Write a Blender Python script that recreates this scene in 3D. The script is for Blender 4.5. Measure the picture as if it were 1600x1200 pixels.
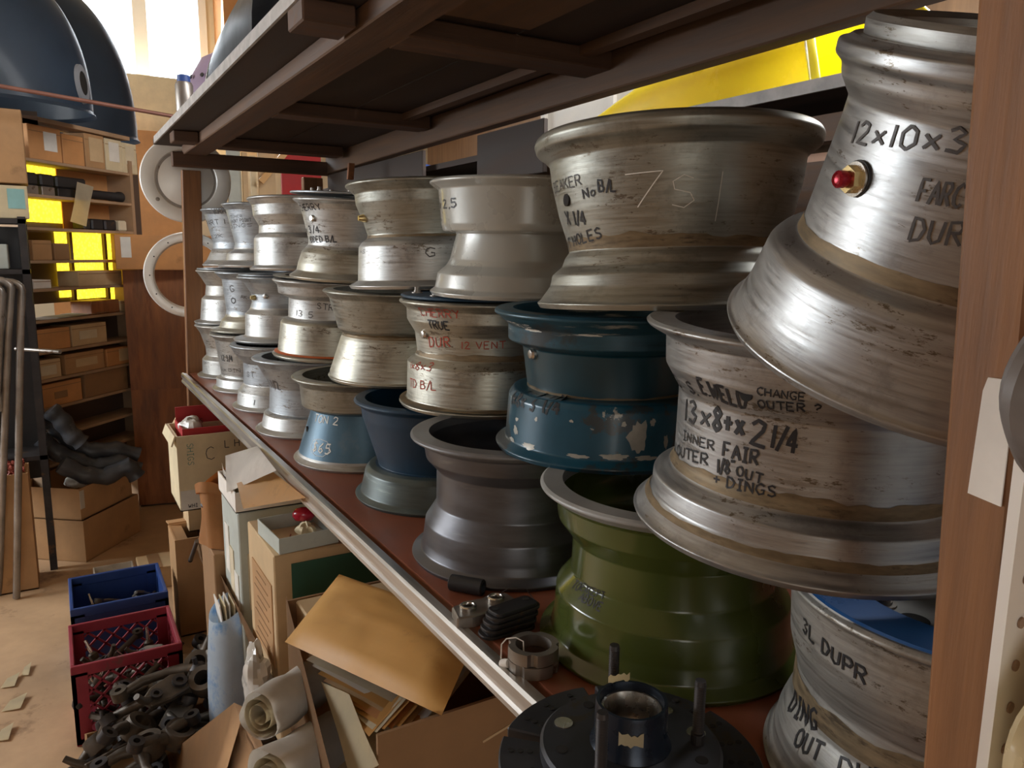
import bpy, bmesh, math, random
from mathutils import Vector, Matrix, Quaternion
for o in list(bpy.data.objects): bpy.data.objects.remove(o)
scene = bpy.context.scene
COL = scene.collection
random.seed(7)
rad = math.radians
# ------------------------------------------------------------------ camera
YAW, PITCH, ROLL, FPX, EYE = 30.8, 9.6, 0.6, 1200.0, 1.5
_t, _p, _r = rad(YAW), rad(PITCH), rad(ROLL)
FW = Vector((math.sin(_t)*math.cos(_p), math.cos(_t)*math.cos(_p), -math.sin(_p)))
_R = Vector((math.cos(_t), -math.sin(_t), 0)); _U = _R.cross(FW)
RT = _R*math.cos(_r) + _U*math.sin(_r); UP = -_R*math.sin(_r) + _U*math.cos(_r)
CPOS = Vector((0, 0, EYE))
cam_d = bpy.data.cameras.new('camera'); cam = bpy.data.objects.new('camera', cam_d); COL.objects.link(cam)
cam_d.sensor_width = 36; cam_d.lens = FPX*36/1600; cam_d.clip_start = .02
m = Matrix((RT, UP, -FW)).transposed().to_4x4(); m.translation = CPOS
cam.matrix_world = m
scene.camera = cam
# ------------------------------------------------------------------ world, exposure, daylight through the windows, added rear shelf fill
w = bpy.data.worlds.new('world'); scene.world = w; w.use_nodes = True
w.node_tree.nodes['Background'].inputs[0].default_value = (.75, .87, 1, 1)
w.node_tree.nodes['Background'].inputs[1].default_value = .3
vs = scene.view_settings
vs.view_transform = 'Standard'; vs.look = 'None'; vs.gamma = 1; vs.use_curve_mapping = False; vs.exposure = 0.3
def area(name, loc, target, sx, sy, power, col):
    l = bpy.data.lights.new(name, 'AREA'); l.shape = 'RECTANGLE'; l.size = sx; l.size_y = sy; l.energy = power; l.color = col
    o = bpy.data.objects.new(name, l); COL.objects.link(o); o.location = loc
    o.rotation_euler = (Vector(target)-Vector(loc)).to_track_quat('-Z', 'Y').to_euler()
    return o
area('daylight_far_window', (.75, 6.85, 2.85), (.55, 1.5, 1.3), 2.0, 1.3, 95, (.86, .93, 1))
area('daylight_side_window', (-2.85, 3.9, 1.95), (.6, 1.6, 1.2), 2.4, 1.3, 84, (.96, .98, 1))
area('daylight_door', (-1.0, -2.85, 1.45), (.7, 1.2, 1.0), 1.7, 2.2, 20, (1, .94, .84))
area('rear_shelf_fill', (2.2, 1.0, 3.1), (1.6, 1.0, 1.8), .9, 2.6, 150, (.97, .98, 1))  # added fill lamp to brighten the rear shelf; the ceiling has no opening
def at(u, v, x=None, y=None, z=None):
    d = FW + RT*((u-800)/FPX) - UP*((v-600)/FPX)
    k = x/d.x if x is not None else y/d.y if y is not None else (z-EYE)/d.z
    return CPOS + d*k
# ------------------------------------------------------------------ materials
def M(name, col, rough=.6, metal=0, var=.18, scale=6, stretch=(1, 1, 1), bump=0., spot=None, spot_scale=10, spot_at=.62, spot2=None, spot2_scale=4, spot2_at=.6, soft=.04, coat=0, trans=0, rvar=.1, pits=None, spec=.5, spot_metal=None):
    mt = bpy.data.materials.new(name); mt.use_nodes = True
    nt = mt.node_tree; N = nt.nodes; L = nt.links; b = N['Principled BSDF']
    tc = N.new('ShaderNodeTexCoord'); mp = N.new('ShaderNodeMapping'); mp.inputs['Scale'].default_value = stretch
    L.new(tc.outputs['Object'], mp.inputs[0])
    n = N.new('ShaderNodeTexNoise'); n.inputs['Scale'].default_value = scale; n.inputs['Detail'].default_value = 6; n.inputs['Roughness'].default_value = .62
    L.new(mp.outputs[0], n.inputs[0])
    r = N.new('ShaderNodeValToRGB'); L.new(n.outputs[0], r.inputs[0])
    c = Vector(col)
    r.color_ramp.elements[0].position = .3; r.color_ramp.elements[1].position = .7
    r.color_ramp.elements[0].color = (*(c*(1-var)), 1); r.color_ramp.elements[1].color = (*[min(1, q) for q in c*(1+var)], 1)
    out = r.outputs[0]; fac = None
    for sp, ss, sa, st in ((spot, spot_scale, spot_at, True), (spot2, spot2_scale, spot2_at, False)):
        if sp is None: continue
        n2 = N.new('ShaderNodeTexNoise'); n2.inputs['Scale'].default_value = ss; n2.inputs['Detail'].default_value = 8; n2.inputs['Roughness'].default_value = .7
        L.new((mp if st and stretch[2] != 1 else tc).outputs[0 if st and stretch[2] != 1 else 'Object'], n2.inputs[0])
        r2 = N.new('ShaderNodeValToRGB'); L.new(n2.outputs[0], r2.inputs[0])
        r2.color_ramp.elements[0].position = sa; r2.color_ramp.elements[1].position = min(1, sa+soft)
        mx = N.new('ShaderNodeMixRGB'); L.new(r2.outputs[0], mx.inputs[0]); L.new(out, mx.inputs[1]); mx.inputs[2].default_value = (*sp, 1)
        out = mx.outputs[0]
        if st: fac = r2.outputs[0]
    if pits:
        mp3 = N.new('ShaderNodeMapping'); mp3.inputs['Scale'].default_value = (1, 1, 3.2); L.new(tc.outputs['Object'], mp3.inputs[0])
        n3 = N.new('ShaderNodeTexNoise'); n3.inputs['Scale'].default_value = 55; n3.inputs['Detail'].default_value = 4; n3.inputs['Roughness'].default_value = .8; L.new(mp3.outputs[0], n3.inputs[0])
        n4 = N.new('ShaderNodeTexNoise'); n4.inputs['Scale'].default_value = 7; L.new(mp3.outputs[0], n4.inputs[0])
        ad = N.new('ShaderNodeMath'); ad.operation = 'MULTIPLY_ADD'; L.new(n4.outputs[0], ad.inputs[0]); ad.inputs[1].default_value = .6; L.new(n3.outputs[0], ad.inputs[2])
        r3 = N.new('ShaderNodeValToRGB'); L.new(ad.outputs[0], r3.inputs[0]); r3.color_ramp.elements[0].position = pits; r3.color_ramp.elements[1].position = pits+.10
        mx = N.new('ShaderNodeMixRGB'); L.new(r3.outputs[0], mx.inputs[0]); L.new(out, mx.inputs[1]); mx.inputs[2].default_value = (.15, .125, .095, 1); out = mx.outputs[0]
    L.new(out, b.inputs['Base Color'])
    b.inputs['Metallic'].default_value = metal; b.inputs['Specular IOR Level'].default_value = spec
    if spot_metal is not None and fac is not None:
        mm = N.new('ShaderNodeMapRange'); L.new(fac, mm.inputs[0]); mm.inputs[3].default_value = metal; mm.inputs[4].default_value = spot_metal
        L.new(mm.outputs[0], b.inputs['Metallic'])
    mr = N.new('ShaderNodeMapRange'); L.new(n.outputs[0], mr.inputs[0]); mr.inputs[1].default_value = .3; mr.inputs[2].default_value = .7
    mr.inputs[3].default_value = max(.03, rough-rvar); mr.inputs[4].default_value = min(1, rough+rvar)
    L.new(mr.outputs[0], b.inputs['Roughness'])
    if coat: b.inputs['Coat Weight'].default_value = coat; b.inputs['Coat Roughness'].default_value = .12
    if trans: b.inputs['Transmission Weight'].default_value = trans
    if bump:
        bp = N.new('ShaderNodeBump'); bp.inputs['Strength'].default_value = bump; bp.inputs['Distance'].default_value = .01
        L.new(n.outputs[0], bp.inputs['Height']); L.new(bp.outputs[0], b.inputs['Normal'])
    return mt
def EM(name, col, strength, pattern=None):
    mt = bpy.data.materials.new(name); mt.use_nodes = True; nt = mt.node_tree; N = nt.nodes; L = nt.links
    for q in list(N): N.remove(q)
    o = N.new('ShaderNodeOutputMaterial'); e = N.new('ShaderNodeEmission'); e.inputs[0].default_value = (*col, 1); e.inputs[1].default_value = strength
    if pattern:
        tc = N.new('ShaderNodeTexCoord'); v = N.new('ShaderNodeTexVoronoi'); v.inputs['Scale'].default_value = pattern; L.new(tc.outputs['Object'], v.inputs[0])
        mr = N.new('ShaderNodeMapRange'); L.new(v.outputs['Distance'], mr.inputs[0]); mr.inputs[1].default_value = 0; mr.inputs[2].default_value = .6; mr.inputs[3].default_value = strength*1.35; mr.inputs[4].default_value = strength*.6
        L.new(mr.outputs[0], e.inputs[1])
    L.new(e.outputs[0], o.inputs[0])
    return mt
# ------------------------------------------------------------------ mesh helpers
def link(o, parent=None):
    COL.objects.link(o)
    if parent is not None: o.parent = parent
    return o
def tag(o, label, cat=None, group=None, kind=None):
    if label: o['label'] = label
    if cat: o['category'] = cat
    if group: o['group'] = group
    if kind: o['kind'] = kind
    return o
def thing(name, label, cat, loc=(0, 0, 0), rz=0, group=None):
    o = bpy.data.objects.new(name, None); link(o); o.location = loc; o.rotation_euler = (0, 0, rz); o.empty_display_size = .05
    return tag(o, label, cat, group)
def finish(bm, name, mat, parent=None, smooth=None, loc=None, rot=None):
    me = bpy.data.meshes.new(name); bmesh.ops.recalc_face_normals(bm, faces=bm.faces); bm.to_mesh(me); bm.free()
    if smooth is not None:
        for p in me.polygons: p.use_smooth = True
        me.set_sharp_from_angle(angle=rad(smooth))
    me.materials.append(mat)
    o = bpy.data.objects.new(name, me); link(o, parent)
    if loc is not None: o.location = loc
    if rot is not None: o.rotation_euler = rot
    return o
def bx(bm, c, s, rot=None, bevel=0):
    r = bmesh.ops.create_cube(bm, size=1)
    mt = Matrix.Translation(Vector(c)) @ (rot.to_matrix().to_4x4() if rot is not None else Matrix()) @ Matrix.Diagonal((*s, 1))
    bmesh.ops.transform(bm, matrix=mt, verts=r['verts'])
    if bevel:
        es = list({e for v in r['verts'] for e in v.link_edges})
        bmesh.ops.bevel(bm, geom=es, offset=bevel, segments=1, affect='EDGES')
def box(name, c, s, mat, parent=None, rot=None, bevel=0, smooth=None, jitter=0):
    bm = bmesh.new(); bx(bm, (0, 0, 0), s, None, bevel)
    if jitter:
        for v in bm.verts: v.co += Vector([random.uniform(-jitter, jitter) for _ in range(3)])
    return finish(bm, name, mat, parent, smooth, c, rot)
def lathe_bm(bm, prof, seg=96, close=False, mtx=None):
    rings = []
    for r, z in prof:
        if r < 1e-5: rings.append([bm.verts.new((0, 0, z))])
        else: rings.append([bm.verts.new((r*math.cos(2*math.pi*i/seg), r*math.sin(2*math.pi*i/seg), z)) for i in range(seg)])
    pairs = list(zip(rings[:-1], rings[1:]))
    if close: pairs.append((rings[-1], rings[0]))
    for a, b in pairs:
        for i in range(seg):
            j = (i+1) % seg
            if len(a) == 1 and len(b) == 1: continue
            if len(a) == 1: bm.faces.new((a[0], b[j], b[i]))
            elif len(b) == 1: bm.faces.new((a[i], a[j], b[0]))
            else: bm.faces.new((a[i], a[j], b[j], b[i]))
    if mtx is not None:
        bmesh.ops.transform(bm, matrix=mtx, verts=[v for rr in rings for v in rr])
def lathe(name, prof, mat, parent=None, seg=96, close=False, smooth=35, loc=None, rot=None):
    bm = bmesh.new(); lathe_bm(bm, prof, seg, close)
    return finish(bm, name, mat, parent, smooth, loc, rot)
def tube_bm(bm, pts, r, seg=8, cap=True):
    pts = [Vector(p) for p in pts]; n = len(pts); rs = r if isinstance(r, (list, tuple)) else [r]*n
    t0 = (pts[1]-pts[0]).normalized(); nrm = t0.orthogonal().normalized(); rings = []
    for i in range(n):
        t = (pts[min(i+1, n-1)]-pts[max(i-1, 0)]).normalized()
        nrm = (nrm - t*nrm.dot(t)).normalized(); b = t.cross(nrm)
        rings.append([bm.verts.new(pts[i]+(nrm*math.cos(2*math.pi*k/seg)+b*math.sin(2*math.pi*k/seg))*rs[i]) for k in range(seg)])
    for a, c in zip(rings[:-1], rings[1:]):
        for k in range(seg): bm.faces.new((a[k], a[(k+1) % seg], c[(k+1) % seg], c[k]))
    if cap:
        bm.faces.new(rings[0][::-1]); bm.faces.new(rings[-1])
def tube(name, pts, r, mat, parent=None, seg=10, smooth=50):
    bm = bmesh.new(); tube_bm(bm, pts, r, seg); return finish(bm, name, mat, parent, smooth)
def prism(name, outline, depth, mat, parent=None, loc=None, rot=None, bevel=0, smooth=None):
    """outline (x, y) extruded by depth along +z"""
    bm = bmesh.new(); f = bm.faces.new([bm.verts.new((x, y, 0)) for x, y in outline])
    r = bmesh.ops.extrude_face_region(bm, geom=[f]); bmesh.ops.translate(bm, verts=[v for v in r['geom'] if isinstance(v, bmesh.types.BMVert)], vec=(0, 0, depth))
    if bevel: bmesh.ops.bevel(bm, geom=list(bm.edges), offset=bevel, segments=1, affect='EDGES')
    return finish(bm, name, mat, parent, smooth, loc, rot)
def grid(name, fn, nu, nv, mat, parent=None, thick=0, smooth=60, closed_u=False):
    bm = bmesh.new(); g = [[bm.verts.new(fn(i/nu, j/nv)) for j in range(nv+1)] for i in range(nu if closed_u else nu+1)]
    for i in range(nu):
        a = g[i]; b = g[(i+1) % len(g)]
        for j in range(nv): bm.faces.new((a[j], b[j], b[j+1], a[j+1]))
    if thick: bmesh.ops.solidify(bm, geom=list(bm.faces), thickness=thick)
    return finish(bm, name, mat, parent, smooth)
def rp(pts, rr=.004, n=3):
    """fillet the corners of a profile"""
    out = [pts[0]]
    for a, b, c in zip(pts[:-2], pts[1:-1], pts[2:]):
        A, B, Cc = Vector(a), Vector(b), Vector(c); la, lc = (A-B).length, (Cc-B).length
        k = min(rr, la*.45, lc*.45)
        p, q = B+(A-B)*(k/la), B+(Cc-B)*(k/lc)
        for i in range(n+1):
            t = i/n; out.append(tuple(p*(1-t)**2+B*2*t*(1-t)+q*t*t))
    out.append(pts[-1]); return out
# ------------------------------------------------------------------ material library
MT = {}
MT['floor'] = M('floor_boards', (.50, .33, .19), .6, 0, .3, 2.2, bump=.15, spot=(.20, .115, .06), spot_scale=3.4, spot_at=.57, soft=.1, spot2=(.10, .065, .04), spot2_scale=8, spot2_at=.655)
MT['cream_wall'] = M('cream_wall', (.72, .66, .48), .8, 0, .06, 3)
MT['dark_wall'] = M('timber_wall', (.30, .19, .11), .8, 0, .25, 3, (8, 8, .6))
MT['ceil'] = M('ceiling_boards', (.48, .36, .22), .8, 0, .2, 3, (1, 10, 1))
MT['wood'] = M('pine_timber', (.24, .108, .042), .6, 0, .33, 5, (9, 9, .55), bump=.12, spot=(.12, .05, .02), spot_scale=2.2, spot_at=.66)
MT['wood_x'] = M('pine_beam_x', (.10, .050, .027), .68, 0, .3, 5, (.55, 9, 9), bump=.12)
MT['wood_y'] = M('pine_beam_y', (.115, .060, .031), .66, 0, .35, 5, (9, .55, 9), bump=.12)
MT['deck'] = M('dark_deck_board', (.048, .031, .023), .75, 0, .4, 3, (4, .6, 4), bump=.1)
MT['deck_edge'] = M('pale_board_edge', (.42, .40, .38), .6, 0, .3, 20)
MT['lino'] = M('red_brown_lino', (.25, .080, .042), .38, 0, .28, 7, bump=.05, spot=(.12, .045, .027), spot_scale=6, spot_at=.6, soft=.1, spot2=(.3, .14, .09), spot2_scale=22, spot2_at=.71)
MT['trim'] = M('aluminium_trim', (.55, .53, .50), .36, .85, .2, 6, (12, .5, 12), spot=(.2, .15, .1), spot_scale=14, spot_at=.68)
MT['frame'] = M('window_frame_paint', (.82, .84, .80), .5, 0, .05, 3)
MT['sky'] = EM('bright_window_glass', (.86, .94, 1), 5.5)
MT['white'] = M('white_paint', (.78, .76, .71), .55, 0, .06, 5, spot=(.5, .44, .36), spot_scale=9, spot_at=.66, soft=.1)
MT['yellowpaint'] = M('yellow_paint', (.90, .76, .03), .3, 0, .05, 3, coat=.4)
MT['ply'] = M('red_plywood', (.30, .115, .042), .55, 0, .4, 4, (5, 5, .8), bump=.08, spot=(.19, .065, .025), spot_scale=3, spot_at=.55, soft=.12)
def K(n, c, **k): MT[n] = M(n, c, **{**dict(rough=.75, var=.14, scale=7, spot=tuple(q*.68 for q in c), spot_scale=5, spot_at=.62, soft=.12), **k})
K('kraft', (.45, .26, .12)); K('kraft_orange', (.56, .27, .10)); K('kraft_pale', (.58, .42, .24)); K('kraft_dark', (.30, .17, .08)); K('manila', (.60, .33, .10), rough=.5, var=.12, scale=4)
K('cream_card', (.68, .58, .38)); K('paper', (.78, .74, .68), spot=(.68, .62, .54)); K('old_paper', (.66, .58, .42)); K('grey_card', (.47, .51, .47)); K('green_card', (.03, .11, .075)); K('red_card', (.42, .028, .03))
K('tape', (.55, .50, .42), rough=.35); K('bluewhite', (.62, .70, .78), spot=(.22, .42, .68), spot_scale=7, spot_at=.52, soft=.12); K('label_white', (.74, .72, .66)); K('teal_label', (.30, .56, .56)); K('plastic_bag', (.62, .60, .55), rough=.25)
MT['black_plastic'] = M('black_plastic', (.018, .018, .02), .45, 0, .3, 8)
MT['black_steel'] = M('dark_steel', (.05, .045, .045), .5, .6, .4, 9, spot=(.12, .07, .04), spot_scale=12, spot_at=.6)
MT['grey_steel'] = M('grey_steel', (.30, .27, .24), .45, .8, .3, 9, spot=(.14, .09, .06), spot_scale=8, spot_at=.6)
MT['casting'] = M('oily_casting', (.085, .068, .052), .5, .55, .5, 14, bump=.3, spot=(.16, .10, .055), spot_scale=10, spot_at=.58, soft=.1)
MT['bright_steel'] = M('bright_steel', (.62, .6, .56), .25, .95, .15, 12)
MT['red_plastic'] = M('red_crate_plastic', (.27, .022, .040), .5, 0, .2, 6, spot=(.17, .04, .04), spot_scale=8, spot_at=.62)
MT['blue_plastic'] = M('blue_crate_plastic', (.018, .055, .22), .5, 0, .2, 6)
MT['ink'] = M('black_marker', (.012, .011, .013), .55, 0, .1, 30)
MT['ink_thin'] = M('faded_marker', (.07, .065, .065), .55, 0, .2, 60)
MT['ink_red'] = M('red_marker', (.40, .06, .03), .6, 0, .2, 60)
MT['chalk'] = M('white_scratch', (.80, .78, .72), .6, 0, .1, 60)
MT['ink_blue'] = M('blue_green_marker', (.05, .22, .2), .6, 0, .2, 60)
MT['orange'] = M('orange_paint', (.50, .11, .025), .55, 0, .2, 20)
MT['copper'] = M('brown_rod', (.26, .12, .09), .4, .4, .2, 9)
MT['fender'] = M('blue_black_gelcoat', (.035, .058, .090), .5, 0, .3, 2.5, coat=.1)
MT['yellow_glass'] = EM('lit_yellow_glass', (1, .72, .03), 3.0, 55)
MT['peg'] = M('white_pegboard', (.80, .76, .70), .5, 0, .05, 4, spot=(.62, .50, .38), spot_scale=5, spot_at=.64, soft=.1)
# ------------------------------------------------------------------ the room
def struct(o): o['kind'] = 'structure'; return o
struct(box('floor', (.1, 2, -.05), (6.4, 10.2, .1), MT['floor']))
struct(box('ceiling', (.1, 2, 3.85), (6.4, 10.2, .1), MT['ceil']))
struct(box('wall_right', (3.25, 2, 1.9), (.1, 10.2, 3.8), MT['dark_wall']))
def wall_with_hole(name, axis, pos, a0, a1, h0, h1, z0, z1, mat):
    bm = bmesh.new(); T = .1
    def part(p0, p1, q0, q1):
        c = ((p0+p1)/2, pos, (q0+q1)/2); s = (p1-p0, T, q1-q0)
        if axis == 'x': c = (c[1], c[0], c[2]); s = (s[1], s[0], s[2])
        bx(bm, c, s)
    part(a0, h0, 0, 3.8); part(h1, a1, 0, 3.8); part(h0, h1, z1, 3.8)
    if z0 > 0: part(h0, h1, 0, z0)
    return struct(finish(bm, name, mat))
wall_with_hole('wall_far', 'y', 7.05, -3.1, 3.3, -1.3, 1.24, 2.78, 3.62, MT['cream_wall'])
wall_with_hole('wall_left', 'x', -3.05, -3.1, 7.1, 2.6, 5.2, 1.2, 2.7, MT['dark_wall'])
wall_with_hole('wall_back', 'y', -3.05, -3.1, 3.3, -1.9, -.1, 0, 2.4, MT['dark_wall'])
def window(name, axis, pos, a0, a1, z0, z1, mull, pane):
    bm = bmesh.new(); f = .06
    def bar(p0, p1, q0, q1, t=.09):
        c = ((p0+p1)/2, pos, (q0+q1)/2); s = (p1-p0, t, q1-q0)
        if axis == 'x': c = (c[1], c[0], c[2]); s = (s[1], s[0], s[2])
        bx(bm, c, s)
    bar(a0, a1, z0, z0+f); bar(a0, a1, z1-f, z1); bar(a0, a0+f, z0, z1); bar(a1-f, a1, z0, z1)
    for q in mull: bar(q-.05, q+.05, z0, z1, .1)
    o = struct(finish(bm, name, MT['frame']))
    xs = [a0]+mull+[a1]
    for p0, p1 in zip(xs[:-1], xs[1:]):
        c = ((p0+p1)/2, pos+.03, (z0+z1)/2); s = (p1-p0-.05, .006, z1-z0-.06)
        if axis == 'x': c = (pos-.03, c[0], c[2]); s = (s[1], s[0], s[2])
        box('pane', c, s, pane, o)
    return o
window('window_1', 'y', 7.03, -1.3, 1.24, 2.78, 3.62, [-.3, .745], MT['sky'])
window('window_2', 'x', -3.03, 2.6, 5.2, 1.2, 2.7, [3.45, 4.35], MT['sky'])
# ------------------------------------------------------------------ the wheel rack
rack = thing('wheel_rack', 'rough timber rack with red-brown shelf holding the stacked metal wheels', 'rack', (.45, 1.8, 0))
def rk(o): o.parent = rack; o.matrix_parent_inverse = Matrix.Translation((-.45, -1.8, 0)); return o
rk(box('shelf_board', (.775, 1.78, .974), (.61, 3.34, .032), MT['lino']))
bm = bmesh.new()
prof = [(.437, .955), (.437, .962), (.4405, .9655), (.4405, .972), (.437, .9755), (.437, .990), (.441, .994), (.447, .994), (.447, .9915), (.457, .9915), (.457, .990), (.452, .990), (.452, .955)]
a = [bm.verts.new((x, .1, z)) for x, z in prof]; b = [bm.verts.new((x, 3.45, z)) for x, z in prof]
for i in range(len(prof)): j = (i+1) % len(prof); bm.faces.new((a[i], a[j], b[j], b[i]))
bm.faces.new(a); bm.faces.new(b[::-1])
tag(rk(finish(bm, 'edge_trim', MT['trim'])), 'ribbed aluminium edge strip')
# near post leans a little, far post too
def post(pts, sx, sy, mat):
    (x0, y0, z0), (x1, y1, z1) = pts; bm = bmesh.new()
    lo = [bm.verts.new((x0+a*sx, y0+b*sy, z0)) for a, b in ((0, 0), (1, 0), (1, 1), (0, 1))]; hi = [bm.verts.new((x1+a*sx, y1+b*sy, z1)) for a, b in ((0, 0), (1, 0), (1, 1), (0, 1))]
    bm.faces.new(lo[::-1]); bm.faces.new(hi)
    for i in range(4): bm.faces.new((lo[i], lo[(i+1) % 4], hi[(i+1) % 4], hi[i]))
    bmesh.ops.bevel(bm, geom=list(bm.edges), offset=.003, segments=1, affect='EDGES')
    return rk(finish(bm, 'post', mat))
# the post is set into the notched end of the shelf
post(((.46, .172, .1), (.46, .235, 1.93)), .089, .040, MT['wood'])
post(((.440, 3.515, 0), (.497, 3.515, 1.83)), .074, .038, MT['wood'])
post(((1.0, 3.515, 0), (1.0, 3.515, 1.83)), .089, .038, MT['wood'])
post(((1.0, .15, 0), (1.0, .15, 1.93)), .089, .038, MT['wood'])
rk(box('cross_beam', (.79, 3.495, 1.856+.012), (.665, .04, .058), MT['wood_x'], bevel=.003))
rk(box('deck_board', (.61, 1.78, 1.938), (.42, 3.56, .022), MT['deck']))
rk(box('deck_board', (.96, 1.75, 1.938), (.27, 3.5, .022), MT['deck']))
rk(box('deck_edge_strip', (.399, 1.75, 1.939), (.006, 3.5, .026), MT['deck_edge']))
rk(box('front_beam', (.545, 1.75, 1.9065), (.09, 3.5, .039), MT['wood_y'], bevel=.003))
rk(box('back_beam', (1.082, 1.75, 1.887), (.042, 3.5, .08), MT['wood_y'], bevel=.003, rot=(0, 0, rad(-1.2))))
for yy, wd in ((.55, .09), (1.42, .10), (2.35, .09), (3.2, .09)):
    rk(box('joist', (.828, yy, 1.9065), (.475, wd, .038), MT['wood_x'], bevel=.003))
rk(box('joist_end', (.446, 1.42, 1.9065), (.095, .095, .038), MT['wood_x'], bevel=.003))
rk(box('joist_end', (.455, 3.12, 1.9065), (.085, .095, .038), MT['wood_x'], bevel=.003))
rk(box('patch_board', (.70, .98, 1.918), (.20, .62, .016), MT['wood_y'], bevel=.002))
rk(box('deck_batten', (.985, 1.3, 1.915), (.03, 2.4, .02), MT['wood_y']))
rk(box('back_board', (1.112, 1.89, 1.775), (.014, .36, .135), MT['deck'], bevel=.002)); rk(box('back_board', (1.112, 2.98, 1.775), (.014, 1.04, .135), MT['deck'], bevel=.002)); rk(box('back_board', (1.112, 2.35, 1.635), (.014, 2.3, .125), MT['wood_y'], bevel=.002))
# paper patch stuck to the post, pegboard end panel
pp = prism('paper_patch', [(-.0095, -.034), (.0095, -.037), (.0095, .030), (.006, .036), (-.0055, .036), (-.0075, .028)], .0012, MT['paper'], None, (.4590, .229, 1.397), (rad(90), rad(0), rad(-90)))
tag(pp, 'dirty cream paper patch stuck to the near timber post', 'paper')
peg = thing('pegboard', 'white pegboard panel with round holes fixed beside the near post', 'pegboard', (.62, .19, 1.1))
pb = box('board', (.0, 0, .0), (.40, .006, .70), MT['peg'], peg)
bm = bmesh.new()
for i in range(8):
    for j in range(26): lathe_bm(bm, [(0, 0), (.0032, 0), (.0032, .0012), (0, .0012)], 10, mtx=Matrix.Translation((-.185+i*.0254, -.0032, -.32+j*.0254)) @ Matrix.Rotation(rad(90), 4, 'X'))
ph = finish(bm, 'peg_holes', M('peg_hole_shadow', (.30, .2, .14), .9), peg); ph['kind'] = 'stuff'
peg.location = (.628, .1985, 1.09)
# ------------------------------------------------------------------ stroke lettering
G = {'A':'0,0 2,6 4,0;.8,2.2 3.2,2.2','B':'0,0 0,6 2.6,5.8 3,4.6 2.4,3.3 0,3.1;2.4,3.3 3.6,2 3,.4 0,0','C':'3.6,5 2.2,6 .6,5 0,3 .6,1 2.2,0 3.6,.9','D':'0,0 0,6 2.2,5.6 3.6,3.4 2.4,.5 0,0','E':'3.4,6 0,6 0,0 3.4,0;0,3.1 2.6,3.1','F':'3.4,6 0,6 0,0;0,3.1 2.6,3.1','G':'3.6,5 2,6 .3,4.6 0,2.4 1.4,0 3.4,.8 3.4,2.6 2,2.6','H':'0,0 0,6;3.4,0 3.4,6;0,3 3.4,3.1','I':'.4,6 2.8,6;1.6,6 1.6,0;.4,0 2.8,0','K':'0,0 0,6;3.4,6 0,2.6;1,3.4 3.6,0','L':'0,6 0,0 3.2,0','M':'0,0 .3,6 2,2 3.7,6 4,0','N':'0,0 0,6 3.4,0 3.4,6','O':'1.8,6 .4,4.8 0,2.8 .8,.5 2,0 3.4,1.2 3.6,3.6 2.8,5.6 1.8,6','P':'0,0 0,6 2.6,6 3.4,4.6 2.4,3 0,2.8','R':'0,0 0,6 2.6,6 3.3,4.7 2.4,3.2 0,3;1.2,3 3.6,0','S':'3.4,5.2 2,6 .4,5 .8,3.6 2.8,2.6 3.4,1.2 2,0 .2,.7','T':'0,6 4,6;2,6 2,0','U':'0,6 .1,1.4 1.4,0 3,.8 3.4,6','V':'0,6 1.8,0 3.6,6','W':'0,6 1,0 2.2,4 3.2,0 4.4,6','X':'0,0 3.6,6;0,6 3.6,0','Y':'0,6 1.8,3.2 3.6,6;1.8,3.2 1.8,0','x':'0,.6 2.8,4;0,4 2.8,.6','o':'1.4,3.6 .2,2.6 .2,.8 1.4,0 2.7,1 2.6,2.8 1.4,3.6',
'0':'1.8,6 .2,4 .4,1 1.8,0 3.2,1.6 3.2,4.6 1.8,6','1':'1.2,6 1,0','2':'.2,4.8 1.4,6 3,5.2 2.8,3.6 .2,.2 3.6,0','3':'.2,5.4 1.8,6 3,4.8 1.4,3.2 3.2,2 2.2,.1 .1,.6','4':'2.4,0 2.4,6 0,2 3.6,2','5':'3.2,6 .6,6 .3,3.4 2.2,3.6 3.4,1.8 1.8,0 .1,.5','6':'2.8,6 .6,3.6 .2,1 1.8,0 3.2,1.2 2.2,2.8 .4,1.8','7':'0,6 3.4,6 1,0','8':'1.8,3.2 .3,4.6 1.8,6 3.1,4.6 1.8,3.2 .1,1.4 1.8,0 3.5,1.4 1.8,3.2','/':'0,-.6 2.8,6.6','+':'1.6,.8 1.6,4.6;0,2.8 3.4,2.8','?':'.2,5 1.6,6 3,5 2.6,3.6 1.5,2.8 1.4,1.7;1.4,.4 1.4,0','.':'.2,.4 .6,0',',':'.8,.6 .3,-.9','"':'.4,6.4 .3,5;1.4,6.4 1.3,5','$':'3.2,5 1.8,5.7 .4,4.6 2.6,2.6 3,1.2 1.6,.2 .2,1;1.6,6.6 1.6,-.6','@':'1.8,7.6 -1,6.4 -2,3 -.6,-.8 4,-2.4 9,-2 12,1 12.4,4.6 10,7.4 5,8.4 1.8,7.6','>':'0,6 2.4,3 0,0','-':'0,3 2.4,3'}
ADV = {'I':4.2,'1':2.6,'W':5.8,'M':5.4,' ':2.8,'.':1.8,',':2,'/':3.2,'x':4,'o':3.9,'"':2.6,'@':14.7,'-':3.6}
def text_strokes(s, seed=0):
    """list of polylines, units of a 6-high capital; returns (strokes, width)"""
    rnd = random.Random(seed); x = 0; out = []
    for ch in s:
        for st in G.get(ch, '').split(';'):
            if not st: continue
            pts = [tuple(map(float, q.split(','))) for q in st.split()]
            j = .14
            out.append([(x+px+rnd.uniform(-j, j), py+rnd.uniform(-j, j)) for px, py in pts])
        x += ADV.get(ch, 4.9)
    return out, max(1, x-1.3)
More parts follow.
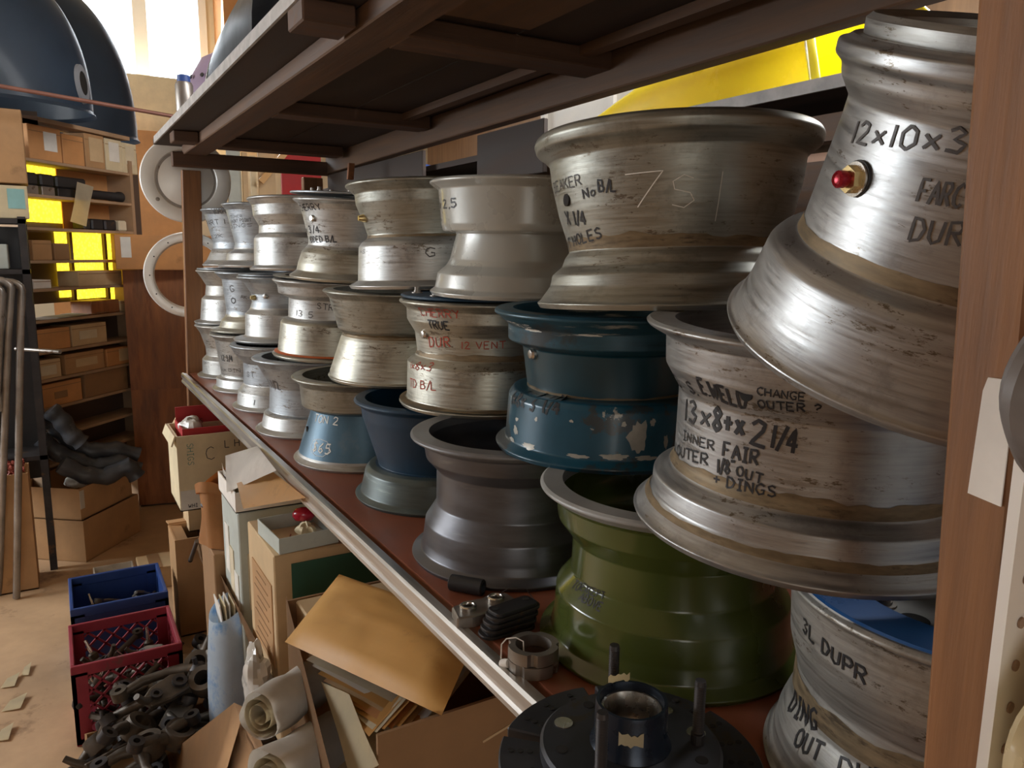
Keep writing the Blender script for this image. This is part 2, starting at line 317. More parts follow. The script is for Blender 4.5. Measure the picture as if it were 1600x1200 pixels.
def ribbon_bm(bm, strokes, mapf, wd):
    """strokes already in metric (s, z); mapf(s, z) -> 3D point"""
    for st in strokes:
        pts = [Vector(st[0])]
        for p in st[1:]:
            p = Vector(p); d = (p-pts[-1]).length; n = max(1, int(d/.003))
            q = pts[-1].copy(); pts += [q.lerp(p, (i+1)/n) for i in range(n)]
        L, R = [], []
        for i, p in enumerate(pts):
            t = pts[min(i+1, len(pts)-1)]-pts[max(i-1, 0)]
            t = t.normalized() if t.length > 1e-9 else Vector((1, 0)); nn = Vector((-t.y, t.x))*wd/2
            L.append(bm.verts.new(mapf(*(p+nn)))); R.append(bm.verts.new(mapf(*(p-nn))))
        for i in range(len(pts)-1): bm.faces.new((L[i], R[i], R[i+1], L[i+1]))
def rad_at(prof, z):
    for (r0, z0), (r1, z1) in zip(prof[:-1], prof[1:]):
        if z0 <= z <= z1: return r0+(r1-r0)*(z-z0)/max(1e-6, z1-z0)
    return prof[-1][0] if z > prof[-1][1] else prof[0][0]
def write_on_wheel(parent, prof, items):
    by = {}
    for k, (s, th0, z0, th1, z1, hgt, ink, *wd) in enumerate(items):
        strokes, W = text_strokes(s, k+len(s)); r = rad_at(prof, (z0+z1)/2)
        Ls = (th1-th0)*r; dz = z1-z0; ln = math.hypot(Ls, dz); ux, uz = Ls/ln, dz/ln; sx = ln/W; sy = hgt/6
        ms = [[(th0*r+(x*sx)*ux-(y*sy)*uz*.5, z0+(x*sx)*uz+y*sy) for x, y in st] for st in strokes]
        def mapf(a, z, r=r):
            rr = rad_at(prof, z)+.0007; return Vector((rr*math.cos(a/r), rr*math.sin(a/r), z))
        ww = wd[0] if wd else max(.0010, hgt*(.19 if ink == 'ink' else .14))
        bm = by.setdefault(ink, bmesh.new()); ribbon_bm(bm, ms, mapf, ww)
    for ink, bm in by.items():
        me = bpy.data.meshes.new('handwriting'); bm.to_mesh(me); bm.free(); me.materials.append(MT[ink]); o = bpy.data.objects.new('handwriting', me); link(o, parent); o['kind'] = 'stuff'
        nm = {'ink':'black marker handwriting','ink_thin':'faded marker handwriting','ink_red':'red marker handwriting','chalk':'white scratched marks'}.get(ink)
        if nm: o['label'] = nm
# ------------------------------------------------------------------ wheel materials
def alu(n, c, rough=.46, var=.22, grime=(.15, .115, .075), ga=.60, metal=.78):
    MT[n] = M(n, c, rough, metal, var, 9, (1.6, 1.6, 30), bump=.05, spot=grime, spot_scale=4.5, spot_at=ga, soft=.16, spot2=tuple(q*.6 for q in c), spot2_scale=13, spot2_at=.56, rvar=.12, pits=.93)
alu('alu_light', (.44, .44, .425), .44); alu('alu_warm', (.40, .385, .325), .42, .22, (.20, .145, .08)); alu('alu_grey', (.34, .335, .315), .48); alu('alu_dull', (.37, .355, .325), .5, .25, (.11, .085, .06), .57)
alu('alu_bright', (.365, .365, .36), .40, .24, (.14, .11, .075), .585); alu('alu_golden', (.30, .295, .255), .44, .24, (.15, .11, .065), .585); alu('alu_cold', (.34, .365, .385), .48, .2)
MT['beige_paint'] = M('beige_grey_paint', (.42, .42, .385), .32, .15, .06, 4, coat=.35, spot=(.36, .34, .29), spot_scale=3, spot_at=.6, soft=.15)
MT['grey_paint'] = M('dark_grey_magnesium', (.115, .115, .125), .36, .6, .2, 6, (1.5, 1.5, 8), spot=(.22, .21, .2), spot_scale=5, spot_at=.62, soft=.15)
MT['green_paint'] = M('olive_green_paint', (.068, .088, .018), .24, 0, .12, 4, coat=.45, spot=(.05, .066, .015), spot_scale=5, spot_at=.6, soft=.15)
MT['lip_dark'] = M('dull_grey_lip', (.19, .19, .195), .5, .4, .15, 14)
MT['lip_grey'] = M('bare_grey_lip', (.33, .33, .32), .55, .3, .15, 14)
MT['blue_chip'] = M('chipped_blue_paint', (.008, .075, .125), .34, .1, .3, 4, coat=.2, spot=(.42, .41, .36), spot_scale=13, spot_at=.655, soft=.015, spot2=(.035, .05, .058), spot2_scale=5, spot2_at=.5)
MT['blue_worn'] = M('worn_blue_paint', (.02, .07, .10), .4, .25, .3, 6, (1.5, 1.5, 20), spot=(.45, .43, .37), spot_scale=4, spot_at=.60, soft=.08, spot2=(.03, .04, .045), spot2_scale=7, spot2_at=.52)
MT['blue_deep'] = M('deep_blue_paint', (.006, .036, .075), .5, .0, .25, 5, coat=0, spot=(.10, .16, .2), spot_scale=16, spot_at=.69, soft=.02)
MT['teal_deep'] = M('deep_teal_paint', (.004, .046, .068), .38, .05, .25, 5, coat=.1)
MT['blue_grey'] = M('scuffed_steel_blue', (.075, .155, .22), .42, .3, .35, 3.5, spot=(.20, .23, .25), spot_scale=4, spot_at=.52, soft=.2)
MT['teal_worn'] = M('grimy_teal_paint', (.085, .105, .10), .4, .4, .3, 6, (1.5, 1.5, 14), spot=(.26, .30, .27), spot_scale=6, spot_at=.6, soft=.1, spot2=(.04, .10, .11), spot2_scale=5, spot2_at=.55)
MT['dark_hole'] = M('dark_opening', (.012, .011, .01), .9)
MT['brass'] = M('brass_fitting', (.60, .46, .22), .3, .9, .2, 20)
MT['red_anod'] = M('red_anodised', (.35, .015, .03), .3, .5, .1, 20)
MT['disc_blue'] = M('blue_enamel', (.02, .10, .30), .3, .1, .15, 6, coat=.3, spot=(.3, .34, .38), spot_scale=14, spot_at=.67)
def make_wheel(key, label, mats, splits=(), extra=None, seg=96, fil=.0022):
    (x, y, z), (ax, ay), prof = WHEELS[key]; full = prof; prof = list(prof)
    prof[1] = (prof[1][0], min(prof[1][1], .0065)); prof.insert(2, (prof[1][0]-.004, prof[1][1]+.0025))
    if key not in ('t8', 't9'): prof[-2] = (prof[-2][0], prof[-1][1]-.0065); prof.insert(-2, (prof[-2][0]-.004, prof[-1][1]-.009))
    root = thing('wheel', label, 'wheel', (x, y, z), 0, 'wheels stacked on the rack shelf')
    n = Vector((math.sin(rad(ax)), math.sin(rad(ay)), 0)); n.z = math.sqrt(1-n.x**2-n.y**2)
    root.rotation_mode = 'QUATERNION'; root.rotation_quaternion = Vector((0, 0, 1)).rotation_difference(n)
    h = prof[-1][1]; t = .007
    outer = rp([(prof[0][0]-.004, 0)]+prof[1:-1]+[(prof[-1][0], h-.003), (prof[-1][0]-.004, h)], fil)
    names = ['inner_half', 'outer_half', 'flange_ring'] if splits else ['rim']
    zs = [-1]+list(splits)+[9]
    def wall(z):
        zz = min(max(z, .022), h-.026); return min(rad_at(prof, zz), rad_at(prof, max(0, zz-.006)), rad_at(prof, min(h, zz+.006)))-t
    for i, (z0, z1) in enumerate(zip(zs[:-1], zs[1:])):
        a, b = max(0, z0), min(h, z1)
        o = [p for p in outer if a-1e-6 <= p[1] <= b+1e-6]
        if o[0][1] > a+1e-4: o.insert(0, (rad_at(prof, a), a))
        if o[-1][1] < b-1e-4: o.append((rad_at(prof, b), b))
        nz = max(3, int((b-a)/.012)); inn = [(wall(b-(b-a)*k/nz), b-(b-a)*k/nz) for k in range(nz+1)]
        ob = lathe(names[i], o+inn, MT[mats[i]], root, seg, True, 32)
    if extra:
        for fn in extra: fn(root, full, h)
    return root
def on_wheel(prof, th, z, off=0):
    r = rad_at(prof, z)+off; return Vector((r*math.cos(th), r*math.sin(th), z))
def valve(th, z, kind='bolt', s=1):
    def f(root, prof, h):
        q = Vector((0, 0, 1)).rotation_difference(Vector((math.cos(th), math.sin(th), 0)))
        p = on_wheel(prof, th, z, -.002)
        def ad(nm, pr, mt, seg, par=None):
            o = lathe(nm, [(r*s, zz*s) for r, zz in pr], MT[mt], par or root, seg, False, 35)
            if par is None: o.location = p; o.rotation_mode = 'QUATERNION'; o.rotation_quaternion = q
            return o
        if kind == 'bolt': ad('valve_plug', [(0, 0), (.0065, 0), (.0065, .004), (.0045, .0065), (0, .007)], 'bright_steel', 16)
        elif kind == 'brass': ad('valve_plug', [(0, 0), (.0065, 0), (.0065, .005), (.004, .012), (0, .012)], 'brass', 14)
        elif kind == 'hole': ad('valve_hole', [(0, .0026), (.006, .0026), (.006, 0)], 'dark_hole', 16)
        elif kind == 'red':
            b = ad('valve_stem', [(0, 0), (.013, 0), (.013, .003), (.0115, .0035), (0, .0035)], 'black_plastic', 24)
            ad('washer', [(0, .0035), (.012, .0035), (.012, .005), (0, .005)], 'bright_steel', 24, b)
            ad('hex_nut', [(0, .005), (.0095, .005), (.0095, .011), (0, .011)], 'brass', 6, b)
            ad('valve_cap', [(0, .011), (.005, .011), (.006, .013), (.006, .018), (.0045, .0195), (.0035, .018), (0, .017)], 'red_anod', 16, b)
    return f
def lid(r0, r1, z, mat, bolts=0, br=.08, holes=0, thick=.006, name='centre_disc'):
    def f(root, prof, h):
        d = lathe(name, [(r0, h+z), (r1-.002, h+z), (r1, h+z+.002), (r1, h+z+thick-.002), (r1-.002, h+z+thick), (r0, h+z+thick)], MT[mat], root, 64, True, 35)
        for k in range(bolts):
            a = 2*math.pi*k/bolts+.3
            b = lathe('bolt', [(0, 0), (.011, 0), (.011, .002), (.007, .002), (.007, .005), (.0055, .005), (.0055, .012), (0, .012)], MT['grey_steel'], d, 12); b.location = (br*math.cos(a), br*math.sin(a), h+z+thick)
        for k in range(holes):
            a = 2*math.pi*k/holes+.62
            b = lathe('vent_hole', [(0, .0008), (.013, .0008), (.013, 0)], MT['dark_hole'], d, 24); b.location = (br*math.cos(a), br*math.sin(a), h+z+thick)
    return f
def band(z0, z1, mat, name='paint_band'):
    def f(root, prof, h):
        zz = [z0+(z1-z0)*k/6 for k in range(7)]
        lathe(name, [(rad_at(prof, q)+.0006, q) for q in zz], MT[mat], root, 96, False, 40)
    return f
# ------------------------------------------------------------------ wheels: centre x, y, base z, tilt of the axis in x and y (degrees), outer profile (radius, height) from the bottom up
WHEELS = {
 'b1': ((.663, 3.335, .99), (0, 0), [(.178,0),(.178,.010),(.157,.016),(.155,.070),(.138,.088),(.140,.120),(.158,.180),(.178,.203),(.178,.214)]),
 'b2': ((.660, 2.975, .99), (0, 0), [(.178,0),(.178,.010),(.163,.016),(.160,.045),(.145,.050),(.143,.060),(.160,.188),(.178,.200),(.178,.211)]),
 'b3': ((.657, 2.590, .99), (0, 0), [(.178,0),(.178,.010),(.162,.015),(.157,.055),(.138,.080),(.136,.150),(.163,.180),(.178,.200),(.178,.211)]),
 'b4': ((.647, 2.205, .99), (0, 0), [(.178,0),(.178,.010),(.160,.016),(.152,.050),(.137,.058),(.132,.130),(.150,.165),(.163,.190),(.180,.202),(.180,.214)]),
 'b5': ((.657, 1.828, .99), (0, 0), [(.179,0),(.179,.010),(.167,.016),(.131,.128),(.154,.138),(.158,.190),(.177,.200),(.177,.212)]),
 'b6': ((.690, 1.464, .99), (0, 0), [(.179,0),(.179,.009),(.166,.014),(.156,.058),(.148,.067),(.128,.070),(.160,.172),(.163,.195),(.177,.201),(.177,.211)]),
 'b7': ((.661, 1.096, .99), (0, 0), [(.178,0),(.178,.010),(.162,.016),(.158,.030),(.154,.062),(.135,.092),(.134,.152),(.152,.172),(.156,.197),(.178,.204),(.178,.215)]),
 'b8': ((.687, .729, .99), (0, 0), [(.176,0),(.176,.011),(.160,.017),(.156,.036),(.154,.072),(.134,.096),(.133,.142),(.153,.168),(.157,.196),(.178,.207),(.178,.218)]),
 'b9': ((.737, .362, .990), (0, 0), [(.186,0),(.186,.012),(.176,.020),(.172,.040),(.160,.070),(.158,.105),(.166,.135),(.168,.180),(.173,.188),(.173,.200)]),
 'm2': ((.667, 3.372, 1.206), (0, 0), [(.177,0),(.177,.010),(.152,.015),(.143,.100),(.128,.115),(.123,.155),(.143,.190),(.160,.206),(.160,.218)]),
 'm3': ((.668, 3.000, 1.206), (0, 0), [(.178,0),(.178,.010),(.145,.015),(.136,.040),(.121,.056),(.117,.075),(.128,.192),(.152,.208),(.152,.220)]),
 'm4': ((.679, 2.632, 1.206), (0, 0), [(.178,0),(.178,.010),(.146,.014),(.139,.020),(.136,.090),(.120,.106),(.113,.127),(.114,.157),(.137,.193),(.158,.206),(.158,.214)]),
 'm5': ((.693, 2.161, 1.208), (1, -1.5), [(.178,0),(.178,.010),(.162,.016),(.153,.095),(.148,.101),(.132,.110),(.130,.163),(.158,.176),(.161,.198),(.174,.206),(.174,.216)]),
 'm6': ((.712, 1.715, 1.207), (0, -1), [(.175,0),(.175,.010),(.170,.016),(.143,.096),(.137,.108),(.149,.118),(.152,.130),(.163,.168),(.168,.190),(.182,.199),(.182,.209)]),
 'm7': ((.743, 1.344, 1.205), (0, -.4), [(.178,0),(.178,.010),(.162,.014),(.160,.085),(.144,.098),(.141,.108),(.145,.143),(.160,.168),(.161,.190),(.175,.200),(.175,.208)]),
 'm8': ((.734, .933, 1.210), (-.8, -.6), [(.178,0),(.178,.009),(.162,.015),(.157,.080),(.150,.090),(.128,.092),(.136,.155),(.158,.165),(.158,.188),(.179,.200),(.179,.212)]),
 'm9': ((.677, .520, 1.220), (0, -3), [(.182,0),(.182,.012),(.170,.018),(.163,.027),(.162,.046),(.146,.056),(.141,.066),(.142,.139),(.158,.165),(.160,.195),(.180,.204),(.182,.212)]),
 't2': ((.696, 3.310, 1.440), (0, 0), [(.172,0),(.172,.010),(.153,.024),(.140,.052),(.128,.070),(.126,.094),(.153,.203),(.168,.213),(.168,.225)]),
 't3': ((.697, 2.942, 1.440), (1, 1), [(.178,0),(.178,.010),(.150,.024),(.144,.050),(.121,.064),(.116,.085),(.143,.203),(.160,.214),(.160,.226)]),
 't4': ((.718, 2.520, 1.440), (.5, 1), [(.178,0),(.178,.010),(.163,.015),(.160,.100),(.154,.110),(.145,.115),(.143,.140),(.160,.170),(.163,.202),(.178,.214),(.178,.226)]),
 't5': ((.723, 2.054, 1.428), (1, -2.5), [(.180,0),(.180,.012),(.160,.021),(.156,.040),(.146,.070),(.130,.088),(.128,.100),(.148,.183),(.157,.196),(.169,.202),(.169,.210)]),
 't6': ((.735, 1.604, 1.425), (-1, 1.5), [(.178,0),(.178,.012),(.158,.017),(.153,.090),(.146,.100),(.134,.108),(.132,.115),(.140,.143),(.155,.182),(.157,.203),(.176,.213),(.176,.225)]),
 't7': ((.769, 1.250, 1.424), (0, -1), [(.178,0),(.178,.010),(.168,.014),(.163,.040),(.146,.055),(.140,.065),(.128,.112),(.153,.116),(.156,.128),(.162,.190),(.178,.196),(.178,.207)]),
 't8': ((.711, .776, 1.434), (0, 2.5), [(.181,0),(.181,.013),(.170,.018),(.163,.028),(.160,.042),(.147,.053),(.143,.064),(.137,.072),(.139,.082),(.151,.120),(.160,.160),(.163,.184),(.172,.193),(.180,.198),(.183,.208),(.180,.218)]),
 't9': ((.620, .360, 1.430), (-7.7, -19), [(.171,0),(.171,.010),(.162,.018),(.158,.027),(.149,.066),(.143,.073),(.129,.079),(.126,.090),(.118,.165),(.117,.182),(.126,.196),(.128,.205),(.134,.210),(.134,.220),(.129,.224)]),
}
WRITING = {
 't8': [('BEAKER', 2.7, 0.1472, 3.212, 0.1481, 0.0122, 'ink_thin'), ('No', -3.068, 0.1318, -2.944, 0.1344, 0.0109, 'ink'), ('B/L', -2.902, 0.1375, -2.742, 0.1361, 0.0129, 'ink'), ('7', -2.654, 0.1168, -2.367, 0.1182, 0.0373, 'chalk', 0.0012), ('S', -2.334, 0.1139, -2.159, 0.1161, 0.0339, 'chalk', 0.001), ('1', -2.035, 0.1, -1.973, 0.1, 0.0519, 'chalk', 0.0009), ('X 1/4', 2.863, 0.1055, 3.178, 0.1014, 0.0163, 'ink'), ('VT HOLES', 2.618, 0.0741, 3.33, 0.0851, 0.0124, 'ink')],
 't9': [('12x10x3', 2.652, 0.1566, 3.417, 0.1699, 0.0146, 'ink_thin', 0.0022), ('FARC', -3.012, 0.1359, -2.797, 0.1386, 0.0141, 'ink_thin', 0.002), ('DUR', -2.979, 0.1118, -2.734, 0.1162, 0.0143, 'ink_thin', 0.002)],
 'm9': [('2 JS.', 2.601, 0.1437, 2.952, 0.1446, 0.0118, 'ink'), ('E.WELD', 3.019, 0.1496, 3.373, 0.1446, 0.0159, 'ink'), ('CHANGE', -2.822, 0.1624, -2.563, 0.1633, 0.0074, 'ink'), ('OUTER ?', -2.828, 0.1492, -2.471, 0.1538, 0.008, 'ink'), ('13x', 2.71, 0.1114, 3.06, 0.1155, 0.0222, 'ink', 0.0032), ('8+x', 3.098, 0.115, 3.343, 0.1163, 0.0234, 'ink', 0.0042), ('2', -2.882, 0.1127, -2.778, 0.1124, 0.0238, 'ink', 0.0036), ('1/4', -2.754, 0.1138, -2.587, 0.1118, 0.0211, 'ink', 0.0034), ('INNER', 2.727, 0.0909, 3.127, 0.0956, 0.0091, 'ink'), ('FAIR', -3.075, 0.0938, -2.815, 0.0941, 0.0134, 'ink'), ('> OUTER', 2.448, 0.0657, 3.078, 0.0786, 0.0108, 'ink'), ('1/8"', -3.117, 0.0753, -2.98, 0.0785, 0.0137, 'ink'), ('OUT', -2.961, 0.0793, -2.777, 0.0769, 0.0097, 'ink'), ('+ DINGS', -3.135, 0.0636, -2.68, 0.0679, 0.0104, 'ink')],
 'm8': [('1x8x 3 1/4', 2.854, 0.069, 3.596, 0.0735, 0.0208, 'ink'), ('TRUE', 3.04, 0.1903, 3.329, 0.1881, 0.0074, 'chalk')],
 'm7': [('CHERRY', -2.96, 0.1809, -2.4, 0.1803, 0.0155, 'ink_red'), ('TRUE', -2.844, 0.1582, -2.542, 0.1578, 0.0156, 'ink'), ('DUR', -2.943, 0.1212, -2.575, 0.1258, 0.0182, 'ink_red'), ('12 VENT', -2.429, 0.1235, -1.854, 0.1262, 0.0131, 'ink_red'), ('1x8x3', 3.001, 0.0739, 3.508, 0.0797, 0.0149, 'ink_red'), ('TD B/L', 3.016, 0.0391, 3.582, 0.045, 0.0161, 'ink_red')],
 't7': [('x 2,5', 2.769, 0.1545, 3.313, 0.1553, 0.0151, 'ink')],
 't5': [('CHERRY', 3.008, 0.1746, 3.715, 0.1792, 0.0152, 'ink'), ('x 3/4', 2.978, 0.1188, 3.586, 0.1212, 0.0171, 'ink'), ('ADDED B/L', 3.105, 0.0943, 3.972, 0.1009, 0.0153, 'ink')],
 't3': [('TUNER', -2.949, 0.173, -2.464, 0.1735, 0.0093, 'ink_thin'), ('PAINT POINT', -2.995, 0.1555, -2.22, 0.1605, 0.0116, 'ink_thin'), ('DINGS', -3.119, 0.1383, -2.22, 0.1431, 0.0116, 'ink_thin')],
 't2': [('XXX', -2.576, 0.2008, -2.214, 0.2052, 0.0203, 'ink_thin'), ('PART 1', 3.07, 0.1587, 3.971, 0.1643, 0.0181, 'ink_thin'), ('2.2K', -3.119, 0.1084, -2.492, 0.1129, 0.013, 'ink_thin')],
 'm5': [('STR', -2.282, 0.1428, -1.936, 0.1376, 0.0159, 'ink_thin'), ('13 5', -2.848, 0.1182, -2.351, 0.1163, 0.016, 'ink_thin')],
 'm3': [('G', -2.689, 0.1477, -2.528, 0.1484, 0.0238, 'ink_thin'), ('o', -2.7, 0.1056, -2.531, 0.1064, 0.0334, 'ink_thin'), ('AK-', -2.326, 0.1258, -2.052, 0.1216, 0.0118, 'ink_thin')],
 'b3': [('ST', -2.938, 0.1087, -2.641, 0.111, 0.0148, 'ink_thin'), ('1', -2.566, 0.0237, -2.5, 0.0246, 0.0167, 'ink_thin')],
 'b2': [('1.2 3/4', -2.899, 0.1152, -2.48, 0.1158, 0.0214, 'ink'), ('5 x DIN', -3.093, 0.0757, -2.301, 0.0766, 0.012, 'ink_thin')],
 'b4': [('1 1/2', -3.129, 0.1269, -2.695, 0.129, 0.0258, 'ink_thin')],
 'b5': [('TON 2', -2.99, 0.1061, -2.396, 0.1072, 0.0172, 'chalk'), ('@', -2.831, 0.0408, -2.462, 0.0399, 0.0217, 'chalk', 0.0009), ('$65', -2.831, 0.0408, -2.462, 0.0399, 0.0217, 'chalk')],
 'b8': [('TO', 2.888, 0.0846, 3.007, 0.0873, 0.0092, 'ink'), ('EXCEPT', 3.027, 0.0898, 3.334, 0.0931, 0.0082, 'ink'), ('ABOVE', 3.079, 0.0814, 3.36, 0.0816, 0.0081, 'ink')],
 'b9': [('3L DUPR', 2.625, 0.1584, 3.136, 0.1508, 0.0142, 'ink'), ('DING', 2.439, 0.0567, 2.786, 0.0702, 0.0192, 'ink'), ('OUT', 2.662, 0.0435, 2.883, 0.0504, 0.0161, 'ink'), ('DUR', 3.019, 0.0531, 3.3, 0.0654, 0.0148, 'ink')],
 'm4': [],
 't6': [('AS-', 3.026, 0.0762, 3.314, 0.0752, 0.0084, 'ink_thin'), ('G', -2.034, 0.0656, -1.907, 0.0653, 0.0188, 'ink_thin')],
}
VALVES = {
 't9': [('red', 2.86, 0.1371)],
 't6': [('brass', 3.088, 0.1506)],
 't5': [('bolt', -2.821, 0.1576)],
 'm8': [('bolt', 3.075, 0.1484)],
 'm7': [('bolt', -3.026, 0.1445)],
 'm4': [('bolt', -2.443, 0.1508), ('brass', -2.924, 0.1445)],
 't8': [('hole', 2.967, 0.1348)],
 'b5': [('hole', 3.083, 0.0805)],
 'm9': [('hole', -2.895, 0.1601)],
}
# ------------------------------------------------------------------ build the wheels
WL = [
 ('b1', 'silver wheel on the shelf against the far post, farthest of the bottom row', ['alu_grey', 'alu_dull'], (.08,), []),
 ('b2', 'silver wheel marked 1.2 3/4 on the shelf, second farthest of the bottom row', ['alu_light', 'alu_grey'], (.055,), []),
 ('b3', 'narrow-waisted silver wheel marked ST on the shelf, third farthest of the bottom row', ['alu_light', 'alu_cold'], (.082,), []),
 ('b4', 'silver wheel marked 1 1/2 with long neck on the shelf beside the $65 wheel', ['alu_light', 'alu_cold'], (.054,), []),
 ('b5', 'cone-shaped scuffed blue wheel with a circled $65 price on the shelf', ['alu_dull', 'blue_grey', 'alu_golden'], (.022, .132), []),
 ('b6', 'dark blue tapered wheel with grimy green-grey base standing on the shelf', ['teal_worn', 'blue_deep'], (.069,), []),
 ('b7', 'plain dark grey wheel standing on the shelf between blue and green wheels', ['grey_paint', 'lip_dark'], (.2, ), []),
 ('b8', 'glossy olive green wheel with a bare grey rim lip standing on the shelf', ['green_paint', 'lip_grey'], (.202,), []),
 ('b9', 'silver wheel with blue bolted centre disc, DUPR marking, beside the near post', ['alu_dull', 'alu_dull'], (.1,), [lid(.118, .166, -.004, 'disc_blue', 0), lid(.03, .120, -.012, 'alu_grey', 5, .104, 5)]),
 ('m2', 'silver wheel against the far post, farthest of the middle row', ['alu_light', 'alu_dull'], (.108,), [lid(.03, .155, .001, 'alu_cold')]),
 ('m3', 'grey wheel with a circled mark, second farthest of the middle row', ['alu_warm', 'alu_cold'], (.064,), []),
 ('m4', 'grey wheel with two valve plugs, third farthest of the middle row', ['alu_light', 'alu_cold'], (.112,), [lid(.03, .152, .001, 'alu_cold')]),
 ('m5', 'silver wheel with an orange painted stripe above its base flange', ['alu_warm', 'alu_light'], (.105,), [band(.0125, .0165, 'orange', 'orange_band'), lid(.140, .172, .006, 'alu_golden', thick=.004, name='loose_ring')]),
 ('m6', 'plain hourglass-shaped silver wheel above the blue tapered wheel', ['alu_warm', 'alu_golden'], (.108,), []),
 ('m7', 'silver wheel with red CHERRY and black TRUE writing below the beige wheel', ['alu_warm', 'alu_warm'], (.104,), [lid(.03, .172, .003, 'blue_deep', 8, .14)]),
 ('m8', 'blue wheel with chipped paint marked 8x 3 1/4 in the middle row', ['blue_chip', 'teal_deep', 'blue_worn'], (.091, .157), []),
 ('m9', 'large silver wheel covered in black notes reading 13x 8+x 2 1/4', ['alu_bright', 'alu_bright'], (.06,), []),
 ('t2', 'pale silver wheel marked XXX by the far post, farthest of the top row', ['alu_light', 'alu_cold'], (.066,), []),
 ('t3', 'grey tapered wheel with small marker lines, second farthest of the top row', ['alu_light', 'alu_cold'], (.07,), []),
 ('t4', 'plain silver wheel without writing, third farthest of the top row', ['alu_light', 'alu_light'], (.112,), []),
 ('t5', 'silver wheel marked CHERRY and 3/4 with a bolted disc on top', ['alu_warm', 'alu_light'], (.081,), [lid(.04, .176, .010, 'alu_cold', 8, .12)]),
 ('t6', 'silver wheel with brass valve and a wide cupped top beside the beige wheel', ['alu_light', 'alu_golden'], (.108,), []),
 ('t7', 'beige-grey painted wheel marked 2,5 on top of the CHERRY TRUE wheel', ['beige_paint', 'beige_paint'], (.1125,), []),
 ('t8', 'wide weathered silver wheel scratched with a big 7, marked VT HOLES', ['alu_golden', 'alu_golden'], (.076,), []),
 ('t9', 'tilted silver wheel with red valve cap leaning against the near post', ['alu_bright', 'alu_bright'], (.102,), []),
]
MT['grime'] = M('brown_grime', (.21, .155, .09), .55, .45, .45, 12, (2, 2, 10), spot=(.07, .05, .03), spot_scale=9, spot_at=.56, soft=.1)
MT['bare_chip'] = M('bare_metal_chip', (.46, .45, .40), .5, .3, .2, 40)
def grime(root, prof, z0, z1, jag, seed, mat='grime'):
    rn = random.Random(seed); N = 120; ks = [(rn.randint(2, 5), rn.uniform(0, 6)), (rn.randint(7, 13), rn.uniform(0, 6)), (rn.randint(17, 29), rn.uniform(0, 6))]
    bm = bmesh.new(); cols = []
    for i in range(N):
        a = 2*math.pi*i/N; w = sum(math.sin(k*a+p)/(1+j) for j, (k, p) in enumerate(ks))/1.8
        top = z1+jag*w+rn.uniform(-.15, .15)*jag; zs = [z0+(top-z0)*q/4 for q in range(5)]
        cols.append([bm.verts.new(((rad_at(prof, z)+.0004)*math.cos(a), (rad_at(prof, z)+.0004)*math.sin(a), z)) for z in zs])
    for i in range(N):
        A, B = cols[i], cols[(i+1) % N]
        for j in range(4): bm.faces.new((A[j], B[j], B[j+1], A[j+1]))
    finish(bm, 'grime_ring', MT[mat], root, 50)
def chip(root, prof, th, z, w, h, seed, mat='bare_chip'):
    rn = random.Random(seed); N = 22; r = rad_at(prof, z); bm = bmesh.new()
    ks = [(2, rn.uniform(0, 6)), (3, rn.uniform(0, 6)), (5, rn.uniform(0, 6)), (8, rn.uniform(0, 6))]
    def P_(x, y):
        zz = z+y; rr_ = rad_at(prof, zz)+.0006; return ((rr_*math.cos(th+x/r)), rr_*math.sin(th+x/r), zz)
    c = bm.verts.new(P_(0, 0)); ring = []
    for i in range(N):
        a = 2*math.pi*i/N; k = 1+.17*sum(math.sin(n*a+p) for n, p in ks)/1.6+rn.uniform(-.08, .08)
        ring.append(bm.verts.new(P_(w/2*k*math.cos(a), h/2*k*math.sin(a))))
    for i in range(N): bm.faces.new((c, ring[i], ring[(i+1) % N]))
    finish(bm, 'paint_chip', MT[mat], root, 60)
CHIPS = {'m8': [(-1.984, .0487, .024, .046, 1), (-1.852, .0681, .008, .01, 2), (-2.107, .0665, .006, .008, 3), (-1.728, .0401, .006, .02, 4), (2.963, .0185, .02, .006, 5), (-3.016, .0195, .03, .008, 6), (-2.496, .0192, .03, .006, 7), (-2.183, .0215, .035, .009, 8), (-1.912, .0195, .03, .007, 9), (3.03, .0351, .014, .012, 10), (-2.566, .0668, .006, .004, 11), (-2.427, .1865, .035, .003, 12), (-2.996, .1875, .03, .004, 13), (-2.941, .0611, .005, .007, 14), (3.039, .0518, .01, .005, 15)]}
GRIME = {'t8': [(.0725, .086, .005, 1)], 'm9': [(.058, .070, .005, 2), (.019, .0255, .002, 8)], 't9': [(.0795, .090, .0015, 3)], 'm7': [(.100, .110, .004, 4), (.0105, .0135, .001, 9)], 'm6': [(.102, .112, .003, 5)], 't6': [(.108, .114, .002, 6)], 'b9': [(.075, .100, .006, 7)], 'm8': [(.0925, .0965, .002, 10)]}
for key, label, mats, splits, extra in WL:
    prof = WHEELS[key][2]; ex = list(extra)
    for kind, th, z in VALVES.get(key, []): ex.append(valve(th, z, kind, 1.0 if key in ('t9', 'm9') else 1.35))
    root = make_wheel(key, label, mats, splits, ex, 128 if key in ('t8', 't9', 'm9', 'b8', 'b9', 'm8', 'b7') else 80)
    if key == 't9': lathe('bead_ring', [(.104, .216), (.118, .222), (.119, .234), (.115, .238), (.104, .234)], MT['alu_grey'], root, 96, True)
    for zz in GRIME.get(key, ()): grime(root, prof, *zz)
    for ch in CHIPS.get(key, ()): chip(root, prof, *ch)
    if WRITING.get(key): write_on_wheel(root, prof, WRITING[key])
